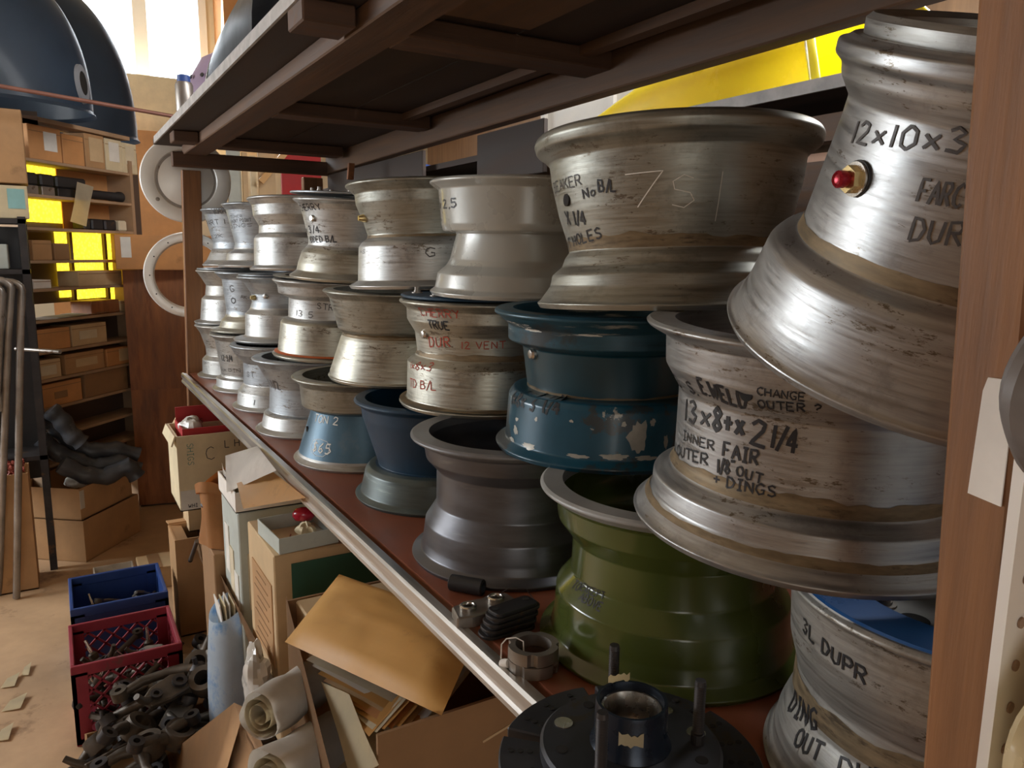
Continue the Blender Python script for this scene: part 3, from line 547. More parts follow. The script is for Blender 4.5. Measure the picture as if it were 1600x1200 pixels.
# ------------------------------------------------------------------ parts lying on the shelf
S = .99
hub = thing('wheel_hub', 'black wheel hub with threaded studs on a drilled disc at the shelf edge', 'hub', (.456, .530, S), .2)
MT['hub_black'] = M('oily_black_steel', (.045, .047, .055), .42, .5, .4, 10, spot=(.06, .05, .04), spot_scale=14, spot_at=.6)
MT['cap_blue'] = M('blue_black_ring', (.016, .024, .04), .3, .5, .3, 8)
# slotted disc in six segments
for k in range(6):
    a0 = k*math.pi/3+.05; a1 = a0+math.pi/3-.1
    pts = [(.130*math.cos(a0+(a1-a0)*i/10), .130*math.sin(a0+(a1-a0)*i/10)) for i in range(11)]+[(.07*math.cos(a1-(a1-a0)*i/10), .07*math.sin(a1-(a1-a0)*i/10)) for i in range(11)]
    d = prism('disc_segment', pts, .012, MT['hub_black'], hub, (0, 0, .008), None, .0015)
    for i in range(3):
        for j in range(3):
            a = a0+(a1-a0)*(.2+.3*i); r = .099+.0095*j
            h_ = lathe('drill_hole', [(0, .0005), (.0032, .0005), (.0032, -.001)], MT['dark_hole'], d, 14); h_.location = (r*math.cos(a), r*math.sin(a), .0123)
lathe('flange', [(.02, .02), (.086, .02), (.089, .023), (.089, .0345), (.086, .0375), (.04, .0375), (.02, .0375)], MT['hub_black'], hub, 64, True)
for k in range(10):
    a = 2*math.pi*k/10+.1; r = .070
    o = lathe('flange_hole', [(0, .0006), (.0095 if k % 2 else .006, .0006), (.0095 if k % 2 else .006, -.001)], MT['dark_hole'] if k % 3 else MT['bright_steel'], hub, 20); o.location = (r*math.cos(a), r*math.sin(a), .0376)
lathe('bearing_sleeve', [(.030, .038), (.040, .038), (.036, .046), (.0352, .078), (.0345, .082), (.0315, .082), (.0305, .078), (.0295, .060), (.024, .058), (.024, .038)], MT['cap_blue'], hub, 64, True)
lathe('bearing_race', [(.0235, .046), (.0293, .046), (.0293, .0745), (.027, .0745), (.0235, .062)], MT['bright_steel'], hub, 48, True)
for k, (sx, sy) in enumerate(((.484, .596), (.520, .490), (.412, .508))):
    q = Matrix.Rotation(-.2, 3, 'Z') @ Vector((sx-.456, sy-.530, 0)); q = q.normalized()*.066
    pr = [(0, 0), (.0068, 0), (.0068, .014)]
    for i in range(20): z = .014+i*.0026; pr += [(.0044, z+.0008), (.0058, z+.0018)]
    pr += [(.005, .070), (0, .070)]
    lathe('stud', pr, MT['black_steel'], hub, 16, False, 20, (q.x, q.y, .034))
def scrap(nm, pts3, par): 
    bm = bmesh.new(); bm.faces.new([bm.verts.new(p) for p in pts3]); bmesh.ops.solidify(bm, geom=list(bm.faces), thickness=.0006); return finish(bm, nm, MT['cream_card'], par)
def arc_scrap(r, a0, a1, z0, z1, seed):
    rnd = random.Random(seed); n = 8; lo = []; hi = []
    for i in range(n+1):
        a = a0+(a1-a0)*i/n; lo.append((r*math.cos(a), r*math.sin(a), z0+rnd.uniform(-.002, .002))); hi.append((r*math.cos(a), r*math.sin(a), z1+rnd.uniform(-.002, .002)))
    bm = bmesh.new(); L = [bm.verts.new(p) for p in lo]; Hh = [bm.verts.new(p) for p in hi]
    for i in range(n): bm.faces.new((L[i], L[i+1], Hh[i+1], Hh[i]))
    bmesh.ops.solidify(bm, geom=list(bm.faces), thickness=.0006); finish(bm, 'tape_scrap', MT['cream_card'], hub, 40)
arc_scrap(.0365, 3.7-.2, 4.35-.2, .056, .068, 1); arc_scrap(.0325, .75, 1.5, .0825, .0905, 2)
# rubber tube, pad stack, slotted nuts
tu = thing('rubber_tube', 'short black rubber tube lying by the dark grey wheel', 'tube', (.508, .980, S+.0128), rad(-52))
bm = bmesh.new(); lathe_bm(bm, [(.0125, -.026), (.0125, .026), (.011, .0275), (.0085, .0275), (.0085, -.0275), (.011, -.0275)], 24, True, Matrix.Rotation(rad(90), 4, 'Y')); finish(bm, 'sleeve', MT['black_plastic'], tu, 40)
def pad_outline(w, h, r=.014, n=5):
    o = []
    for cx, cy, a in ((w/2-r, h/2-r, 0), (-w/2+r, h/2-r, 90), (-w/2+r, -h/2+r, 180), (w/2-r, -h/2+r, 270)):
        for i in range(n+1): t = rad(a+90*i/n); o.append((cx+r*math.cos(t), cy+r*math.sin(t)))
    return o
for k in range(4):
    pt = thing('brake_pad', 'black brake pad, %s of the stack of four on the shelf' % ('lowest', 'second lowest', 'second highest', 'topmost')[k], 'brake pad', (.500+.002*k, .846-.002*k, S+.0005+k*.0098), rad(-2+3*k), 'stack of brake pads')
    prism('backing_plate', pad_outline(.082, .034), .0045, MT['black_steel'], pt, None, None, .0008)
    prism('friction_block', pad_outline(.070, .030, .008), .005, MT['black_plastic'], pt, (0, 0, .0045), None, .0008)
    for s in (-1, 1):
        o = lathe('pin_hole', [(0, .0005), (.0045, .0005), (.0045, 0)], MT['dark_hole'], pt, 12); o.location = (.026*s, .004, .0096)
cp = thing('caliper_plate', 'worn metal plate with two bright holes beside the brake pad stack', 'metal plate', (.492, .902, S), rad(6))
prism('plate', [(-.052, -.016), (-.03, -.024), (.03, -.024), (.05, -.012), (.05, .012), (.028, .022), (.01, .017), (-.012, .022), (-.04, .018)], .018, MT['grey_steel'], cp, None, None, .002)
for s in (-1, 1):
    lathe('bush', [(.0075, .018), (.0125, .018), (.0125, .0225), (.0105, .024), (.0085, .024), (.0075, .0225)], MT['bright_steel'], cp, 24, True, 35, (.024*s, 0, 0))
    o = lathe('bush_bore', [(0, .0188), (.0077, .0188), (.0077, .018)], MT['dark_hole'], cp, 18); o.location = (.024*s, 0, 0)
tube('wire', [(.03, .01, .018), (.05, .0, .030), (.068, -.014, .028), (.072, -.028, .016), (.064, -.04, .009)], .0007, MT['black_steel'], cp, 5)
for k in range(2):
    nt_ = thing('slotted_nut', '%s slotted steel ring nut of the pair before the green wheel' % ('lower', 'upper')[k], 'nut', (.481, .748, S+.0005+k*.0165), .4+.5*k, 'slotted ring nuts')
    bm = bmesh.new(); N = 48; rng = []
    for (r, z) in [(.0225, 0), (.032, 0), (.032, .0155), (.0225, .0155)]:
        rng.append([])
        for i in range(N):
            a = 2*math.pi*i/N; rr = r
            if r > .03 and (i % 12) < 2: rr = .0285
            rng[-1].append(bm.verts.new((rr*math.cos(a), rr*math.sin(a), z)))
    for a, b in zip(rng, rng[1:]+rng[:1]):
        for i in range(N): j = (i+1) % N; bm.faces.new((a[i], a[j], b[j], b[i]))
    finish(bm, 'ring', MT['grey_steel'], nt_, 30)
tgo = thing('string_tag', 'small white tag on string tied to the ring nuts', 'tag', (.447, .770, S))
lathe('tag_bead', [(0, 0), (.005, .001), (.006, .006), (.0055, .013), (0, .014)], MT['paper'], tgo, 12, False, 50, (0, 0, .004), (rad(70), 0, .4))
tube('string', [(0, 0, .01), (.004, .006, .026), (.010, .004, .033), (.018, -.006, .037), (.024, -.014, .034), (.021, -.02, .024)], .0009, MT['paper'], tgo, 5)
# ------------------------------------------------------------------ cartons and clutter under the shelf
def carton(name, label, cat, corner, w, d, z0, z1, mat, rz=0, flaps=(), t=.005, open_=True, tape=None, group=None):
    """corner = near-left bottom corner (x, y); w along +x, d along +y"""
    root = thing(name, label, cat, (corner[0], corner[1], z0), rz, group); h = z1-z0; bm = bmesh.new()
    if open_:
        bx(bm, (w/2, d/2, t/2), (w, d, t)); bx(bm, (w/2, t/2, h/2), (w, t, h)); bx(bm, (w/2, d-t/2, h/2), (w, t, h)); bx(bm, (t/2, d/2, h/2), (t, d-2*t, h)); bx(bm, (w-t/2, d/2, h/2), (t, d-2*t, h))
    else: bx(bm, (w/2, d/2, h/2), (w, d, h), None, .003)
    finish(bm, 'body', MT[mat], root)
    for side, ang, ln in flaps:
        if side in 'ns':
            q = Matrix.Translation((w/2, 0 if side == 's' else d, h)) @ Matrix.Rotation(rad(ang)*(1 if side == 's' else -1), 4, 'X'); c = (0, (-ln if side == 's' else ln)/2, t/2); s = (w*.98, ln, t)
        else:
            q = Matrix.Translation((0 if side == 'w' else w, d/2, h)) @ Matrix.Rotation(rad(ang)*(-1 if side == 'w' else 1), 4, 'Y'); c = ((-ln if side == 'w' else ln)/2, 0, t/2); s = (ln, d*.98, t)
        bm = bmesh.new(); bx(bm, c, s); bmesh.ops.transform(bm, matrix=q, verts=bm.verts); finish(bm, 'flap', MT[mat], root)
    if tape:
        for (c, s) in tape: box('tape_strip', c, s, MT['tape'], root)
    return root
def flat_write(parent, s, org, ex, ey, hgt, ink, wd=None, nrm=None):
    """lettering on a flat face: org + ex * x + ey * y, all local to parent"""
    strokes, W = text_strokes(s, len(s)); org, ex, ey = Vector(org), Vector(ex), Vector(ey); n = ex.cross(ey).normalized()*.0008
    k = hgt/6; bm = bmesh.new(); ribbon_bm(bm, [[(x*k, y*k) for x, y in st] for st in strokes], lambda a, b: org+ex*a+ey*b+n, wd or hgt*.12)
    me = bpy.data.meshes.new('lettering'); bm.to_mesh(me); bm.free(); me.materials.append(MT[ink]); o = bpy.data.objects.new('lettering', me); link(o, parent); o['kind'] = 'stuff'; return o
def sheet(name, pts, mat, label, cat, thick=.002, puff=0, n=8, group=None, wav=0, seed=1):
    """paper or envelope from four corners (p00, p10, p11, p01)"""
    a, b, c, d = [Vector(p) for p in pts]; nn = (b-a).cross(d-a).normalized(); rnd = random.Random(seed); ph = rnd.uniform(0, 6)
    if nn.z < 0: nn = -nn
    o0 = (a+b+c+d)/4
    def f(u, v):
        p = a*(1-u)*(1-v)+b*u*(1-v)+c*u*v+d*(1-u)*v
        e = (16*u*(1-u)*v*(1-v))**.45
        return p+nn*(puff*e+wav*math.sin(5*u+ph)*math.cos(4*v+ph))-o0
    o = grid(name, f, n, n, MT[mat], None, thick, 50); o.location = o0
    if puff:
        bm = bmesh.new(); bm.from_mesh(o.data)
        bm.free()
    return tag(o, label, cat, group)
def pillow(name, pts, mat, label, cat, puff, n=10, wrinkle=.002):
    a, b, c, d = [Vector(p) for p in pts]; nn = (b-a).cross(d-a).normalized(); nn = nn if nn.z > 0 else -nn; o0 = (a+b+c+d)/4
    bm = bmesh.new(); rnd = random.Random(3); top = []; bot = []
    for i in range(n+1):
        top.append([]); bot.append([])
        for j in range(n+1):
            u, v = i/n, j/n; p = a*(1-u)*(1-v)+b*u*(1-v)+c*u*v+d*(1-u)*v-o0; e = (16*u*(1-u)*v*(1-v))**.3
            edge = i in (0, n) or j in (0, n); k = puff*e+(0 if edge else rnd.uniform(-wrinkle, wrinkle))
            tv = bm.verts.new(p+nn*k); top[-1].append(tv); bot[-1].append(tv if edge else bm.verts.new(p-nn*puff*e*.8))
    for i in range(n):
        for j in range(n):
            bm.faces.new((top[i][j], top[i+1][j], top[i+1][j+1], top[i][j+1])); 
            q = (bot[i][j], bot[i][j+1], bot[i+1][j+1], bot[i+1][j])
            if len(set(q)) == 4 and not all(x in [t for r in top for t in r] for x in q): bm.faces.new(q)
    bmesh.ops.subdivide_edges(bm, edges=list(bm.edges), cuts=1, use_grid_fill=True, smooth=.6)
    o = finish(bm, name, MT[mat], None, 60, o0); return tag(o, label, cat)
# a low timber shelf that carries the clutter
low = struct(box('trim_1', (.80, 1.75, .36), (.72, 3.2, .03), MT['wood_y']))
# far carton with lettering, red box and bag in the cream carton
r = carton('printed_carton', 'small printed carton end behind the cream carton under the shelf', 'box', (.40, 3.20), .35, .16, .38, at(262, 632, x=.40).z, 'kraft_pale', flaps=(('w', 60, .05),))
flat_write(r, 'RABS', (.02, 0, at(275, 640, x=.40).z-.38-.028), (1, 0, 0), (0, 0, 1), .018, 'ink')
A = at(275, 683, x=.35)
r = carton('cream_carton', 'cream carton with torn side and hand-lettered front below the shelf', 'box', (.35, A.y), .42, .26, at(277, 789, x=.35).z, A.z, 'cream_card', flaps=(('w', 70, .04),), t=.006)
hh = A.z-at(277, 789, x=.35).z
flat_write(r, 'C', (.10, 0, hh-.10), (1, 0, 0), (0, 0, 1), .05, 'ink_thin', .003); flat_write(r, 'L H', (.17, 0, hh-.06), (1, 0, 0), (0, 0, 1), .028, 'ink_thin')
flat_write(r, 'SHIGS', (.035, 0, hh-.03), (0, 0, -1), (1, 0, 0), .022, 'ink_blue', .002)
box('paper_label', (.046, -.0012, .042), (.085, .0016, .075), MT['label_white'], r)
flat_write(r, 'WHI', (.028, -.0022, .012), (1, 0, 0), (0, 0, 1), .014, 'ink', .0022)
rb = carton('red_box', 'open red box standing inside the cream carton', 'box', (.375, A.y+.02), .30, .20, at(277, 789, x=.35).z+.006, A.z+.022, 'red_card', open_=True, flaps=(('n', -95, .05),))
def lump(name, c, s, mat, label, cat, seed, n=16, amp=.25, parent=None):
    rnd = random.Random(seed); ks = [(rnd.uniform(2, 5), rnd.uniform(2, 5), rnd.uniform(0, 6)) for _ in range(4)]
    def f(u, v):
        a = 2*math.pi*u; b = math.pi*(v-.5)*.999; k = 1+amp*sum(math.sin(p*a+ph)*math.cos(q*b+ph) for p, q, ph in [(round(p), q, ph) for p, q, ph in ks])/3
        return Vector((math.cos(a)*math.cos(b)*s[0]*k, math.sin(a)*math.cos(b)*s[1]*k, math.sin(b)*s[2]*k))
    o = grid(name, f, n, n, MT[mat], parent, 0, 25, True); o.location = c
    return tag(o, label, cat) if label else o
lump('plastic_bag', (.42, A.y+.11, A.z+.005), (.045, .05, .042), 'plastic_bag', 'crumpled clear plastic bag lying in the red box', 'bag', 4)
# torn kraft sack with dark mouth
p = at(316, 760, x=.34)
sk = thing('paper_sack', 'torn brown paper sack with dark open mouth beside the cream carton', 'paper bag', (p.x+.05, p.y, .625))
hs = p.z-.625
carton('plain_carton', 'plain brown carton carrying the torn paper sack', 'box', (.345, p.y-.10), .26, .22, .0, .622, 'kraft_dark', open_=False)
def sackf(u, v):
    a = 2*math.pi*u; k = 1+.10*math.sin(3*a+4*v)+.05*math.sin(7*a); z = hs*v+.02*math.sin(2*a)*v
    return Vector((.062*k*math.cos(a)*(1-.1*v), .075*k*math.sin(a), z))
grid('sack_body', sackf, 36, 10, MT['kraft_orange'], sk, .002, 40, True)
lump('mouth_shade', (0, 0, hs-.05), (.052, .062, .03), 'black_plastic', None, None, 2, parent=sk)  # black lump put in for the shade inside the open sack
grid('folded_rim', lambda u, v: sackf(u, .86+.16*v)*1.0+Vector((.010*math.cos(2*math.pi*u), .010*math.sin(2*math.pi*u), .006)), 36, 2, MT['kraft_orange'], sk, .002, 40, True)
# card box with papers
B = at(367, 771, x=.37)
r = carton('card_file_box', 'pale card file box stuffed with papers under the shelf edge', 'box', (.37, B.y), .26, .24, at(371, 806, x=.37).z, B.z, 'paper', t=.003)
zb_ = at(371, 806, x=.37).z
r2 = carton('labelled_box', 'grey-green labelled box below the card file box', 'box', (.375, B.y+.005), .25, .23, .377, zb_-.002, 'grey_card', open_=False)
for i, (v0, mm) in enumerate(((.03, 'label_white'), (.09, 'old_paper'), (.15, 'label_white'))):
    box('side_label', (-.0015, .05+.055*i, (zb_-.377)*(.42+.12*i)), (.003, .05, .14), MT[mm], r2)
box('front_label', (.055, -.0015, (zb_-.377)*.55), (.07, .003, .16), MT['old_paper'], r2)
for i in range(5):
    x0 = .385+.02*i; q = sheet('loose_paper', [(x0, B.y+.02, B.z-.05), (x0+.003, B.y+.21, B.z-.05), (x0-.012, B.y+.20, B.z+.035+.006*i), (x0-.015, B.y+.03, B.z+.03+.005*i)], 'old_paper' if i % 2 else 'paper', 'paper sheet standing in the card file box, %s from its open left side' % ('first', 'second', 'third', 'fourth', 'fifth')[i], 'paper', .001, group='papers in the file box', wav=.004, seed=i)
P = lambda u, v, x: at(u, v, x=x)
sheet('white_envelope', [P(352, 712, .36), P(402, 697, .43), P(432, 735, .41), P(354, 770, .36)], 'paper', 'blank white envelope lying on the card file box', 'envelope', .004)
sheet('manila_folder', [P(370, 755, .37), P(425, 736, .43), P(478, 778, .43), P(380, 795, .365)], 'manila', 'small brown envelope lying on the card file box beside the white one', 'envelope', .004)
# tall corrugated carton and the tray on it
Cc = at(427, 870, x=.37); cz = at(429, 1059, x=.37).z
r = carton('corrugated_carton', 'tall corrugated carton with dark green front holding the grey tray', 'box', (.37, Cc.y), .40, .26, .377, Cc.z, 'kraft_pale', open_=False)
CH = Cc.z-.377
box('green_panel', (.218, -.0015, CH*.5-.012), (.360, .003, CH-.024), MT['green_card'], r)
box('printed_panel', (-.0012, .12, CH*.62), (.0024, .19, .20), MT['kraft'], r)
for i in range(9): box('print_line', (-.003, .12, CH*.62-.085+.021*i), (.0012, .15-.03*(i % 3), .003), MT['kraft_dark'], r)
tz = Cc.z+.001
t = thing('parts_tray', 'shallow grey-green card tray holding a red toy on the corrugated carton', 'tray', (.447, Cc.y+.085, tz), rad(4))
bm = bmesh.new(); w_, d_, h_ = .135, .155, .036
bx(bm, (0, 0, .001), (w_, d_, .002)); bx(bm, (0, -d_/2, h_/2), (w_, .002, h_)); bx(bm, (0, d_/2, h_/2), (w_, .002, h_)); bx(bm, (-w_/2, 0, h_/2), (.002, d_, h_)); bx(bm, (w_/2, 0, h_/2), (.002, d_, h_))
finish(bm, 'tray_body', MT['grey_card'], t); box('tray_lining', (0, 0, .0026), (w_-.006, d_-.006, .001), MT['old_paper'], t)
k = thing('gear_lever_ball', 'red round gear knob with cream wrapped base lying in the grey tray', 'gear knob', (.455, Cc.y+.085, tz+.003))
MT['red_gloss'] = M('red_gloss', (.45, .015, .04), .25, 0, .1, 8, coat=.5)
lathe('knob_head', [(0, 0), (.018, .002), (.026, .012), (.026, .020), (.020, .030), (.008, .034), (0, .034)], MT['red_gloss'], k, 28, False, 50, (.012, .022, .026), (rad(-20), rad(10), 0))
lump('wrapped_stem', (.008, -.012, .018), (.020, .030, .016), 'cream_card', None, None, 9, parent=k, amp=.4); lathe('knob_foot', [(0, 0), (.014, 0), (.014, .01), (0, .012)], MT['red_gloss'], k, 18, False, 40, (.03, -.042, 0))
k2 = thing('rusty_clip', 'thin rusty wire clip lying in the grey tray', 'clip', (.415, Cc.y+.055, tz+.005))
tube('wire', [(-.01, -.01, 0), (.006, .008, .002), (.016, .03, .006)], .0018, MT['copper'], k2, 6); tube('cross_wire', [(.0, .004, .003), (.025, -.002, .006)], .0014, MT['copper'], k2, 6)
# kraft boxes on the floor side
D = at(273, 845, x=.33)
r = carton('kraft_box', 'plain brown kraft box standing on the floor beside the blue crate', 'box', (.33, D.y), .28, .20, .0, D.z, 'kraft', flaps=(('n', 10, .09), ('w', 170, .05)), t=.006)
tube_o = thing('grey_rod', 'short grey metal rod leaning on the kraft box', 'rod', at(308, 845, x=.37)); dv = at(298, 874, x=.37)-tube_o.location
tube('rod_body', [(0, 0, 0), dv], .0075, MT['grey_steel'], tube_o, 10); tube('rod_cap', [dv, dv*1.06], .0085, MT['black_steel'], tube_o, 10)
sheet('hardboard_sheet', [P(312, 838, .36), P(400, 1000, .36), P(385, 1010, .40), P(300, 850, .42)], 'kraft_dark', 'brown hardboard strip sloping down beside the kraft box', 'board', .006)
# blue and white printed pack
q = at(346, 1000, x=.33)
bp_ = thing('printed_pack', 'blue and white printed pack with open top full of papers', 'pack', (.355, q.y+.02, .0))
zt, zb2 = at(330, 925, x=.33).z, .0
def packf(u, v):
    a = 2*math.pi*u; z = zb2+(zt-zb2)*v+.03*math.cos(a)*v; s = .82+.3*math.sin(math.pi*min(1, .15+v*.8))
    return Vector((.058*s*math.cos(a), .085*s*math.sin(a), z))
grid('pack_skin', packf, 32, 12, MT['bluewhite'], bp_, .002, 50, True)
for i in range(6): box('paper_leaf', (-.02+.009*i, .005*(-1)**i, zt-.05), (.003, .09, .14), MT['cream_card' if i % 2 else 'paper'], bp_, (0, rad(-6+3*i), 0))
lump('clear_wrap', at(400, 1060, x=.33), (.03, .05, .07), 'plastic_bag', 'crumpled yellowed plastic wrap below the corrugated carton', 'bag', 12, 18, .5)
# open carton full of envelopes
E_ = at(590, 1150, x=.35)
EX, EY, EZ = .35, E_.y, E_.z
r = thing('envelope_carton', 'open brown carton stuffed with envelopes under the near shelf edge', 'box', (EX, EY, .42)); EH = EZ-.42
bm = bmesh.new(); t_ = .006; bx(bm, (.25, .25, t_/2), (.50, .50, t_)); bx(bm, (.25, t_/2, EH/2), (.50, t_, EH)); bx(bm, (.25, .50-t_/2, EH/2), (.50, t_, EH)); bx(bm, (.50-t_/2, .25, EH/2), (t_, .49, EH)); finish(bm, 'body', MT['kraft_dark'], r)
q0, q1 = at(447, 930, x=.35)-r.location, at(522, 1225, x=.285)-r.location
bm = bmesh.new(); vv = [bm.verts.new(x) for x in (q0, q1, (q1.x+.03, q1.y-.02, -.02), (.0, .50, 0))]; bm.faces.new(vv); bmesh.ops.solidify(bm, geom=list(bm.faces), thickness=.006); finish(bm, 'side_wall', MT['kraft_dark'], r)
box('scuff_mark', (.20, -.0008, EH-.06), (.06, .0012, .004), MT['kraft_pale'], r, (0, rad(-14), 0))
carton('inner_box', 'small tan box at the back of the envelope carton beneath the green panel', 'box', (.365, EY+.40), .20, .085, .43, at(450, 915, x=.37).z, 'kraft_pale', open_=False)
c1, c2, c3 = at(445, 1003, z=.84), at(530, 897, z=.875), at(690, 1118, z=.855)
pillow('padded_envelope', [c1, c3, c3+(c2-c1), c2], 'manila', 'large padded manila envelope lying on top of the envelope carton', 'envelope', .024)
for i in range(9):
    e1 = at(478+9*i, 1030+11*i, z=.805-.005*i); e3 = at(672-12*i, 1128+2*i, y=EY+.012); e3.z = min(e3.z, EZ+.012-.002*i); wv = Vector((.14, .12, -.01))
    sheet('filed_envelope', [e1, e3, e3+wv, e1+wv], ('old_paper', 'paper', 'manila', 'kraft_pale', 'manila', 'kraft_orange', 'manila', 'old_paper', 'manila')[i], 'thin envelope in the pile beneath the padded envelope, %s from top' % ('first', 'second', 'third', 'fourth', 'fifth', 'sixth', 'seventh', 'eighth', 'ninth')[i], 'envelope', .0035, group='envelopes in the carton', wav=.002, seed=i+20)
sheet('upright_envelope', [at(503, 1065, x=.340), at(545, 1085, x=.352), at(592, 1195, x=.345), at(548, 1222, x=.320)], 'cream_card', 'cream envelope standing upright inside the left wall of the envelope carton', 'envelope', .003, wav=.003)
sheet('upright_folder', [at(545, 1090, x=.38), at(600, 1140, x=.40), at(600, 1210, x=.38), at(575, 1200, x=.36)], 'kraft_pale', 'tan folder standing upright behind the cream envelope', 'folder', .003, wav=.003, seed=4)
def roll(name, c, axis, r, ln, mat, label):
    root = thing(name, label, 'paper roll', c); ax = Vector(axis).normalized(); qd = Vector((0, 0, 1)).rotation_difference(ax)
    rnd = random.Random(label); ks = [rnd.uniform(0, 6) for _ in range(4)]
    def f(u, v):
        a = 2*math.pi*u; k = r*(1+.06*math.sin(3*a+ks[0]+3*v)+.04*math.sin(5*a+ks[1]-6*v)+.03*math.sin(9*v+ks[2]))
        return qd @ Vector((k*math.cos(a), k*math.sin(a), ln*(v-.5)))
    grid('wrapping', f, 28, 12, MT[mat], root, .002, 30, True)
    grid('rolled_sheet', lambda u, v: qd @ Vector((r*(.85-.55*u)*math.cos(14*u), r*(.85-.55*u)*math.sin(14*u), ln*(v-.5)*.98)), 60, 1, MT['old_paper'], root, .0015, 40)
ra = at(432, 1098, x=.29); roll('paper_roll', (ra.x+.02, ra.y, ra.z), (.8, .55, -.12), .042, .15, 'paper', 'white crumpled paper roll beside the envelope carton, upper of two')
rb2 = at(452, 1168, x=.29); roll('paper_roll', (rb2.x+.02, rb2.y-.02, rb2.z-.01), (.8, .5, -.12), .046, .17, 'paper', 'white crumpled paper roll beside the envelope carton, lower of two')
r = carton('open_carton', 'brown carton with raised corner flap at the lower edge of the view', 'box', (.02, 1.22), .30, .34, .0, .30, 'kraft', t=.006, rz=rad(-6))
a1, a2, a3, a4 = at(366, 1098, x=.255), at(228, 1206, x=.15), at(300, 1330, x=.17), at(445, 1250, x=.27)
bm = bmesh.new(); o0 = (a1+a2+a3+a4)/4
vv = [bm.verts.new(p-o0) for p in (a1, a2, a3, a4, at(388, 1108, x=.268), at(412, 1225, x=.255))]
bm.faces.new((vv[0], vv[1], vv[2], vv[5])); bm.faces.new((vv[0], vv[5], vv[3], vv[4])); bmesh.ops.solidify(bm, geom=list(bm.faces), thickness=.005)
fl = finish(bm, 'flap', MT['kraft'], r); fl.matrix_parent_inverse = (Matrix.Translation(r.location) @ Matrix.Rotation(rad(-6), 4, 'Z')).inverted(); fl.location = o0
# ------------------------------------------------------------------ milk crates
def crate(label, x0, y0, w, d, h, mat, lattice=True):
    root = thing('milk_crate', label, 'crate', (x0+w/2, y0+d/2, 0), 0, 'plastic milk crates on the floor')
    t = .012; bm = bmesh.new()
    for z, hh in ((h-.018, .036),):
        for s in (-1, 1):
            bx(bm, (0, s*(d/2-t/2), z), (w, t, hh), None, .002); bx(bm, (s*(w/2-t/2), 0, z), (t, d-2*t, hh), None, .002)
    finish(bm, 'rim', MT[mat], root)
    box('base', (0, 0, .012), (w, d, .024), MT[mat], root, bevel=.002)
    for sx in (-1, 1):
        for sy in (-1, 1):
            bm = bmesh.new(); bx(bm, (sx*(w/2-.022), sy*(d/2-t/2), h/2-.01), (.044, t, h-.03)); bx(bm, (sx*(w/2-t/2), sy*(d/2-.022), h/2-.01), (t, .044, h-.03)); finish(bm, 'corner_post', MT[mat], root)
    if not lattice:
        for s in (-1, 1):
            box('side_panel', (0, s*(d/2-.006), h/2-.01), (w-.03, .006, h-.05), MT[mat], root); box('side_panel', (s*(w/2-.006), 0, h/2-.01), (.006, d-.03, h-.05), MT[mat], root)
    for ax, ln, off in (() if not lattice else (('x', w, d), ('x', w, -d), ('y', d, w), ('y', d, -w))):
        bm = bmesh.new(); L = ln-.08; z0, z1 = .024, h-.034; sp = .05; k = -8
        segs = []
        for k in range(-10, 12):
            for sg in (1, -1):
                c0 = k*sp
                # line x = c0 + sg*z clipped to the panel
                pts = []
                for i in range(41):
                    z = z0+(z1-z0)*i/40; x = c0+sg*(z-z0)
                    if -L/2 <= x <= L/2: pts.append((x, z))
                if len(pts) > 2: segs.append((pts[0], pts[-1]))
        for (xa, za), (xb, zb_) in segs:
            m_ = Vector(((xa+xb)/2, 0, (za+zb_)/2)); ln_ = math.hypot(xb-xa, zb_-za); an = math.atan2(zb_-za, xb-xa)
            rot = Quaternion((0, 1, 0), -an); bx(bm, m_, (ln_, .007, .006), rot)
        if ax == 'y': bmesh.ops.rotate(bm, verts=bm.verts, matrix=Matrix.Rotation(rad(90), 3, 'Z'))
        bmesh.ops.translate(bm, verts=bm.verts, vec=(0, (off/2-math.copysign(t/2, off)), 0) if ax == 'x' else ((off/2-math.copysign(t/2, off)), 0, 0))
        o = finish(bm, 'lattice', MT[mat], root); o['kind'] = 'stuff'
    return root
crate('red lattice milk crate full of metal joints on the floor', -.042, 2.50, .312, .31, .262, 'red_plastic')
crate('blue milk crate of parts standing behind the red crate', -.034, 2.93, .315, .31, .262, 'blue_plastic', False)
